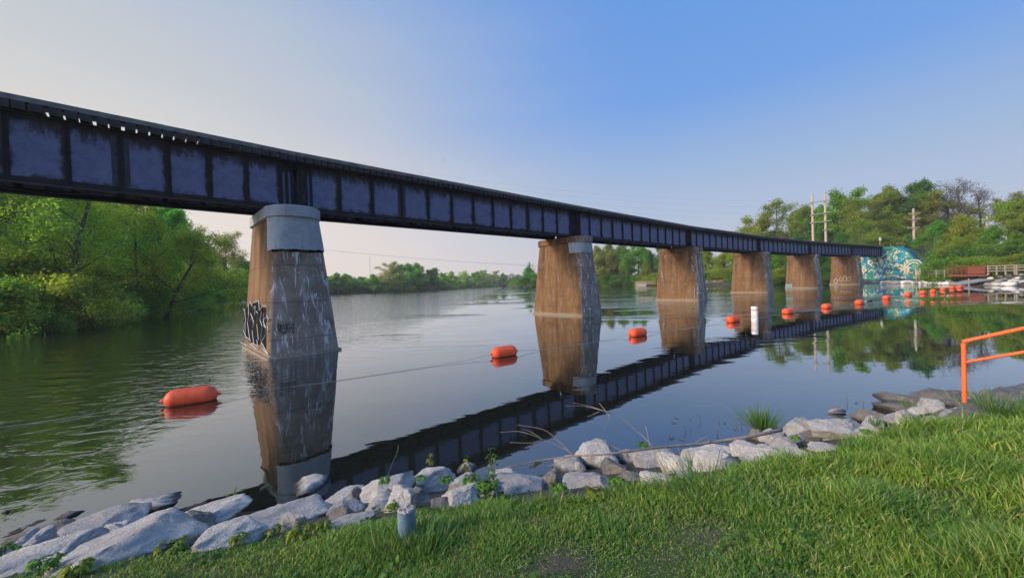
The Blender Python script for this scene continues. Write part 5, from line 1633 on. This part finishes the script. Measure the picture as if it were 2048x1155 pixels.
# ------------------------------------------------------------------ far right bank: stones, fence, footbridge, sign, poles
fr_me = [rock_mesh(500 + k, 0.5, 0.42, 0.34, False, 'stone') for k in range(7)]
for k, m_ in enumerate(fr_me): m_.materials.append(M_rock if k % 2 else M_rock_dark)
SH = np.array([(70, 40), (70, 49), (72, 57), (78, 70), (82, 80), (86, 90)], float)
seg = np.linalg.norm(np.diff(SH, axis=0), axis=1); cum = np.concatenate([[0], np.cumsum(seg)])
rr = random.Random(8)
for k in range(165):
    s_v = rr.uniform(0, cum[-1] - 2); i = int(np.searchsorted(cum, s_v) - 1); i = max(0, min(i, 4)); t = (s_v - cum[i]) / seg[i]
    p = SH[i] + (SH[i + 1] - SH[i]) * t; d = (SH[i + 1] - SH[i]) / seg[i]; nv = np.array([d[1], -d[0]])
    wmax = 4.6 if p[1] < 66 else 2.6
    o_ = (0.2 + rr.uniform(-.25, .3)) if k % 3 == 0 else rr.uniform(0.2, wmax)
    q = p + nv * o_
    if 58.5 < q[1] < 61.5 and o_ < 2.6: continue
    o = link('stone', rr.choice(fr_me), None, None, (q[0], q[1], max(gz(*q), -.1) + 0.10), rr.uniform(0, 6.28))
    sc = rr.uniform(.7, 1.7) if o_ < 1 else rr.uniform(.5, 1.2); o.scale = (sc * rr.uniform(.8, 1.3), sc, sc * rr.uniform(.8, 1.1))
    tag(o, 'pale stone piled along the far right shore below the mural and the fence', 'stone', 'pale stones along the far right shore')
mb = MB(); q = np.array([73.2, 60.0]); mb.box((0, 0, 0), (4.0, 1.9, 0.2), Matrix.Rotation(-0.16, 3, 'Y')); o = mb.build('boat_ramp', M_slab, None, (q[0], q[1], 0.55), R(-10))
tag(o, 'grey concrete ramp running down into the water on the far right shore', 'ramp')


def pt(px, Y, py=None, z=None):
    p = atY(px, 560 if py is None else py, Y)
    if z is not None: p[2] = z
    return Vector(p)


def rail_fence(name, A, B, n, rails, ph, mat, label, zg=1.85):
    root = empty(name, (A.x, A.y, zg)); tag(root, label, 'fence')
    b = Vector(root.location)
    for k in range(n + 1):
        p = A + (B - A) * k / n; mb = MB(); mb.box((p.x - b.x, p.y - b.y, ph / 2 - .15), (0.17, 0.17, ph + .3)); mb.build('post', mat, root)
    for h in rails:
        mb = MB(); mb.beam(Vector((A.x, A.y, h + zg)) - b, Vector((B.x, B.y, h + zg)) - b, 0.06, 0.13); mb.build('rail', mat, root)
    return root


A, B = pt(1858, 72), pt(1890, 66); rail_fence('rail_fence', A, B, 2, (0.45, 0.95), 1.1, M_wood_grey, 'grey post and rail fence left of the rusty footbridge', 1.55)
A, B = pt(1977, 60), pt(2030, 57); rail_fence('rail_fence', A, B, 3, (0.35, 0.75, 1.15), 1.25, M_wood_grey, 'pale wooden fence with three rails right of the rusty footbridge', 1.8)
A, B = pt(2034, 56.5), pt(2110, 53); rail_fence('rail_fence', A, B, 3, (0.4, 0.8, 1.1), 1.2, M_wood_grey, 'grey wooden fence at the right edge of the photo', 1.8)
A, B = pt(1896, 65), pt(1976, 60.2)
fb = empty('footbridge', (A.x, A.y, 1.4)); tag(fb, 'rusty steel footbridge with side panels over a gap in the far bank', 'footbridge')
L_ = (B - A).length; fb.rotation_euler = (0, 0, math.atan2(B.y - A.y, B.x - A.x))
mb = MB(); mb.box((L_ / 2, 0, 0.1), (L_, .16, .30)); mb.box((L_ / 2, 1.8, 0.1), (L_, .16, .30)); mb.build('side_beam', M_rust, fb)
mb = MB()
for k in range(int(L_ / .2)): mb.box((.1 + k * .2, .9, .29), (.17, 1.6, .05))
mb.build('deck', M_wood_brown, fb)
for yy in (0, 1.8):
    for k in range(9):
        mb = MB(); mb.box((L_ * k / 8, yy, .95), (.09, .09, 1.4)); mb.build('post', M_rust, fb)
    for h in (.75, 1.15, 1.62):
        mb = MB(); mb.box((L_ / 2, yy - .06, h), (L_, .05, .10)); mb.build('rail', M_rust, fb)
mb = MB(); mb.box((L_ * .74, -.10, .95), (L_ * .42, .03, 1.15)); mb.build('side_panel', M_rust, fb)

sg = empty('white_sign', tuple(pt(1836, 74, z=1.1))); tag(sg, 'blank-looking white rectangular sign standing at the right end of the mural', 'sign')
mb = MB(); mb.box((-.3, .05, .6), (.09, .09, 1.9)); mb.build('post', M_wood_pale, sg)
mb = MB(); mb.box((.3, .05, .6), (.09, .09, 1.9)); mb.build('post', M_wood_pale, sg)
mb = MB(); mb.box((0, -.02, 1.25), (1.05, .04, 1.2)); mb.build('panel', M_white, sg)
mb = MB(); mb.box((0, -.02, .35), (.75, .04, .45)); mb.build('lower_panel', simple('ochre_paint', (0.5, 0.33, 0.1)), sg)
sp_ = pt(1760, 99, 492); sg = empty('trackside_sign', (sp_.x, sp_.y, gz(sp_.x, sp_.y))); tag(sg, 'small white trackside sign on a thin post above the end of the bridge', 'sign')
zt = atY(1760, 474, 99)[2] - gz(sp_.x, sp_.y)
mb = MB(); mb.tube([(0, 0, -.3), (0, 0, zt)], .05, 6); mb.build('post', M_wood_pale, sg); mb = MB(); mb.box((0, -.08, zt - .5), (.6, .04, .85)); mb.build('panel', M_white, sg)
wp = onz(1938, 574); mb = MB(); mb.tube([(0, 0, -.5), (0, 0, 1.25)], .07, 8); o = mb.build('mooring_post', M_wood_grey, None, tuple(wp)); tag(o, 'thin pale post standing at the waterline below the rusty footbridge', 'post')


def hpole(name, px, Y, top, label, arms, braced=False, arm_w=3.0, color=M_pole):
    p = pt(px, Y); z0 = gz(p.x, p.y); zt = atY(px, top, Y)[2]
    root = empty(name, (p.x, p.y, z0)); tag(root, label, 'power pole', 'wooden power poles on the right bank')
    mb = MB(); mb.tube([(0, 0, -.5), (0, 0, zt - z0)], [.34, .22], 10); mb.build('pole', color, root)
    for ay, off_ in arms:
        za = atY(px, ay, Y)[2] - z0
        mb = MB(); mb.box((off_, -.25, za), (arm_w, .14, .2), Matrix.Rotation(R(-3), 3, 'Y')); mb.build('crossarm', color, root)
        for dx in (-arm_w * .46, -arm_w * .22, arm_w * .46):
            mb = MB(); mb.tube([(off_ + dx, -.25, za + .1), (off_ + dx, -.25, za + .32)], [.06, .09], 6); mb.build('insulator', M_slab, root)
        if braced:
            mb = MB(); mb.beam((off_ - 1, -.25, za), (0, -.25, za - 1), .07, .07); mb.beam((off_ + 1, -.25, za), (0, -.25, za - 1), .07, .07); mb.build('brace', color, root)
    return root


hp = empty('double_power_pole', tuple(pt(1640, 110, z=gz(pt(1640, 110).x, 110)))); tag(hp, 'twin pale wooden power poles joined by cross beams above the bridge', 'power pole')
hb = Vector(hp.location); pa, pb = pt(1628, 110), pt(1653.5, 110)
for p_, top in ((pa, 388), (pb, 384)):
    zt = atY(1640, top, 110)[2]; mb = MB(); mb.tube([(p_.x - hb.x, 0, -.5), (p_.x - hb.x, 0, zt - hb.z)], [.38, .24], 10); mb.build('pole', M_pole, hp)
for y0, y1, x0, x1 in ((406, 401, 1617, 1656), (430, 424, 1619, 1660), (446, 441, 1619, 1661)):
    a_ = Vector(atY(x0, y0, 110)); b_ = Vector(atY(x1, y1, 110)); mb = MB(); mb.beam(a_ - hb + Vector((0, -.35, 0)), b_ - hb + Vector((0, -.35, 0)), .18, .26); mb.build('cross_beam', M_pole, hp)
a_ = Vector(atY(1643, 460, 110)); b_ = Vector(atY(1664, 458, 110)); mb = MB(); mb.beam(a_ - hb + Vector((0, -.35, 0)), b_ - hb + Vector((0, -.35, 0)), .15, .2); mb.build('cross_beam', M_pole, hp)
hpole('power_pole', 1829.5, 108, 417, 'single wooden power pole with three crossarms right of the mural', [(427, 0), (438, 0), (455, -.3)], True, 3.4)
hpole('power_pole', 1976, 92, 432, 'pale power pole half hidden in the trees above the footbridge', [], False, 3, M_pole)

# wires
def wire(x0, y0, Y0, x1, y1, Y1, sag, rad_, label):
    a_ = Vector(atY(x0, y0, Y0)); b_ = Vector(atY(x1, y1, Y1)); mb = MB()
    mb.tube([a_ + (b_ - a_) * t + Vector((0, 0, -sag * 4 * t * (1 - t))) for t in np.linspace(0, 1, 24)], rad_, 4)
    o = mb.build('power_line', M_wire); tag(o, label, 'wire', 'power lines')


wire(560, 490, 120, 1240, 536, 150, 1.5, 0.035, 'single thin power line crossing the pale sky between the two nearest piers')
for k, dy in enumerate((0, 12, 26, 38)):
    wire(700, 322 + dy * .7, 95, 1619, 402 + dy, 110, 3.0, 0.009, 'one of the faint power lines running left from the double power pole')

# thin radio mast far away
m0 = pt(741, 600); root = empty('radio_mast', (m0.x, m0.y, 1)); tag(root, 'very thin radio mast on the horizon left of the tall far clump of trees', 'mast')
zt = atY(741, 514, 600)[2]; mb = MB(); mb.tube([(0, 0, 0), (0, 0, zt)], .28, 6); mb.build('mast', M_wire, root)

# wooden dock
d0 = pt(1272, 163); dk = empty('wooden_dock', (d0.x, d0.y, 0)); dk.rotation_euler = (0, 0, R(-4)); tag(dk, 'brown wooden fishing dock with railings left of the third pier', 'dock')
mb = MB(); mb.box((5.5, 1.5, .55), (11, 3, .2)); mb.build('deck', M_wood_pale, dk)
mb = MB(); mb.box((2.2, -.05, .35), (4.2, .12, .9)); mb.build('skirt_board', M_wood_pale, dk)
for k in range(12):
    mb = MB(); mb.box((k, 0, .7), (.16, .16, 2.2)); mb.build('post', M_wood_brown if k > 4 else M_wood_pale, dk)
for h in (1.15, 1.7):
    mb = MB(); mb.box((5.5, -.1, h), (11, .06, .22)); mb.build('rail', M_wood_pale, dk)
# beach and pavilion
bp = pt(1435, 131); mb = MB()
n = 26; V = []; Fs = []
for i in range(n):
    t = i / (n - 1)
    for j in range(5): V.append((-9 + 20 * t, -4.5 + j * 3 + random.uniform(-.2, .2) + 1.0 * math.sin(t * 3), -.25 + .28 * j + random.uniform(-.03, .03)))
for i in range(n - 1):
    for j in range(4): Fs.append((i * 5 + j, (i + 1) * 5 + j, (i + 1) * 5 + j + 1, i * 5 + j + 1))
mb.add(V, Fs); o = mb.build('beach_sand', M_sand, None, (bp.x, bp.y, 0.05), R(-52)); tag(o, kind='structure')
v0 = pt(1452, 140); pv = empty('beach_pavilion', (v0.x, v0.y, 0.9), R(-20)); tag(pv, 'low open beach pavilion with brown end wall between the third and fourth pier', 'pavilion')
mb = MB(); mb.add([(-6, -3, 2.8), (6, -3, 2.8), (6, 3, 2.8), (-6, 3, 2.8), (-5.5, 0, 4.0), (5.5, 0, 4.0)], [(0, 1, 5, 4), (2, 3, 4, 5), (1, 2, 5), (3, 0, 4), (0, 3, 2, 1)]); mb.build('roof', M_roof, pv)
mb = MB(); mb.box((3.6, 0, 1.3), (3.4, 4.6, 2.98)); mb.build('end_wall', M_wood_brown, pv)
for x in (-5.2, -2.6, 0.0):
    mb = MB(); mb.box((x, -2.4, 1.3), (.18, .18, 2.98)); mb.build('post', M_wood_grey, pv)
for k, (px_, Y_) in enumerate(((1418, 129), (1430, 130), (1440, 131))):
    q = pt(px_, Y_); root = empty('picnic_table', (q.x, q.y, 0.75), k * .7); tag(root, 'one of the small pale picnic tables on the beach in front of the pavilion', 'table', 'picnic tables on the beach')
    mb = MB(); mb.box((0, 0, .75), (1.8, .8, .06)); mb.build('table_top', M_wood_pale, root)
    for s2 in (-1, 1):
        mb = MB(); mb.box((0, s2 * .75, .45), (1.8, .28, .05)); mb.build('bench', M_wood_pale, root)
        mb = MB(); mb.beam((s2 * .7, -.75, 0), (s2 * .7, .3, .75), .08, .1); mb.beam((s2 * .7, .75, 0), (s2 * .7, -.3, .75), .08, .1); mb.build('leg', M_wood_pale, root)
# birds
for k, (px_, py_, Y_) in enumerate(((888, 321, 60), (934, 322, 75), (863, 286, 80))):
    q = atY(px_, py_, Y_); mb = MB()
    mb.add([(-.05, 0, 0), (.0, .13, .02), (.05, 0, 0), (0, -.13, -.02), (0, 0, .04)], [(0, 1, 4), (1, 2, 4), (2, 3, 4), (3, 0, 4), (0, 3, 2, 1)])
    root = empty('bird', tuple(q), .5 * k); tag(root, ['small dark bird in the sky left of the other above the middle of the bridge', 'small bird right of its neighbour above the middle of the bridge', 'tiny bird highest in the sky above the bridge'][k], 'bird', 'birds in the sky')
    mb.build('body', M_bird, root)
    for s2 in (-1, 1):
        mb = MB(); mb.add([(0, .05, .01), (0, -.05, .01), (s2 * .24, -.02, .09), (s2 * .24, .03, .09), (s2 * .42, -.06, .03)], [(0, 1, 2, 3), (3, 2, 4)]); mb.build('wing', M_bird, root)

# ------------------------------------------------------------------ thin evening haze
mb = MB(); mb.box((0, 330, 48.5), (1600, 1100, 107)); hz = mb.build('haze', None)
hz.data.materials.clear()
hm_ = bpy.data.materials.new('haze_air'); hm_.use_nodes = True; hm_.node_tree.nodes.clear()
ho = hm_.node_tree.nodes.new('ShaderNodeOutputMaterial'); pv_ = hm_.node_tree.nodes.new('ShaderNodeVolumePrincipled')
pv_.inputs['Color'].default_value = (0.93, 0.94, 0.98, 1); pv_.inputs['Density'].default_value = 0.00028; pv_.inputs['Anisotropy'].default_value = 0.2
hm_.node_tree.links.new(pv_.outputs[0], ho.inputs['Volume']); hz.data.materials.append(hm_)
tag(hz, kind='stuff'); tag(hz, 'thin evening haze over the river', 'haze')
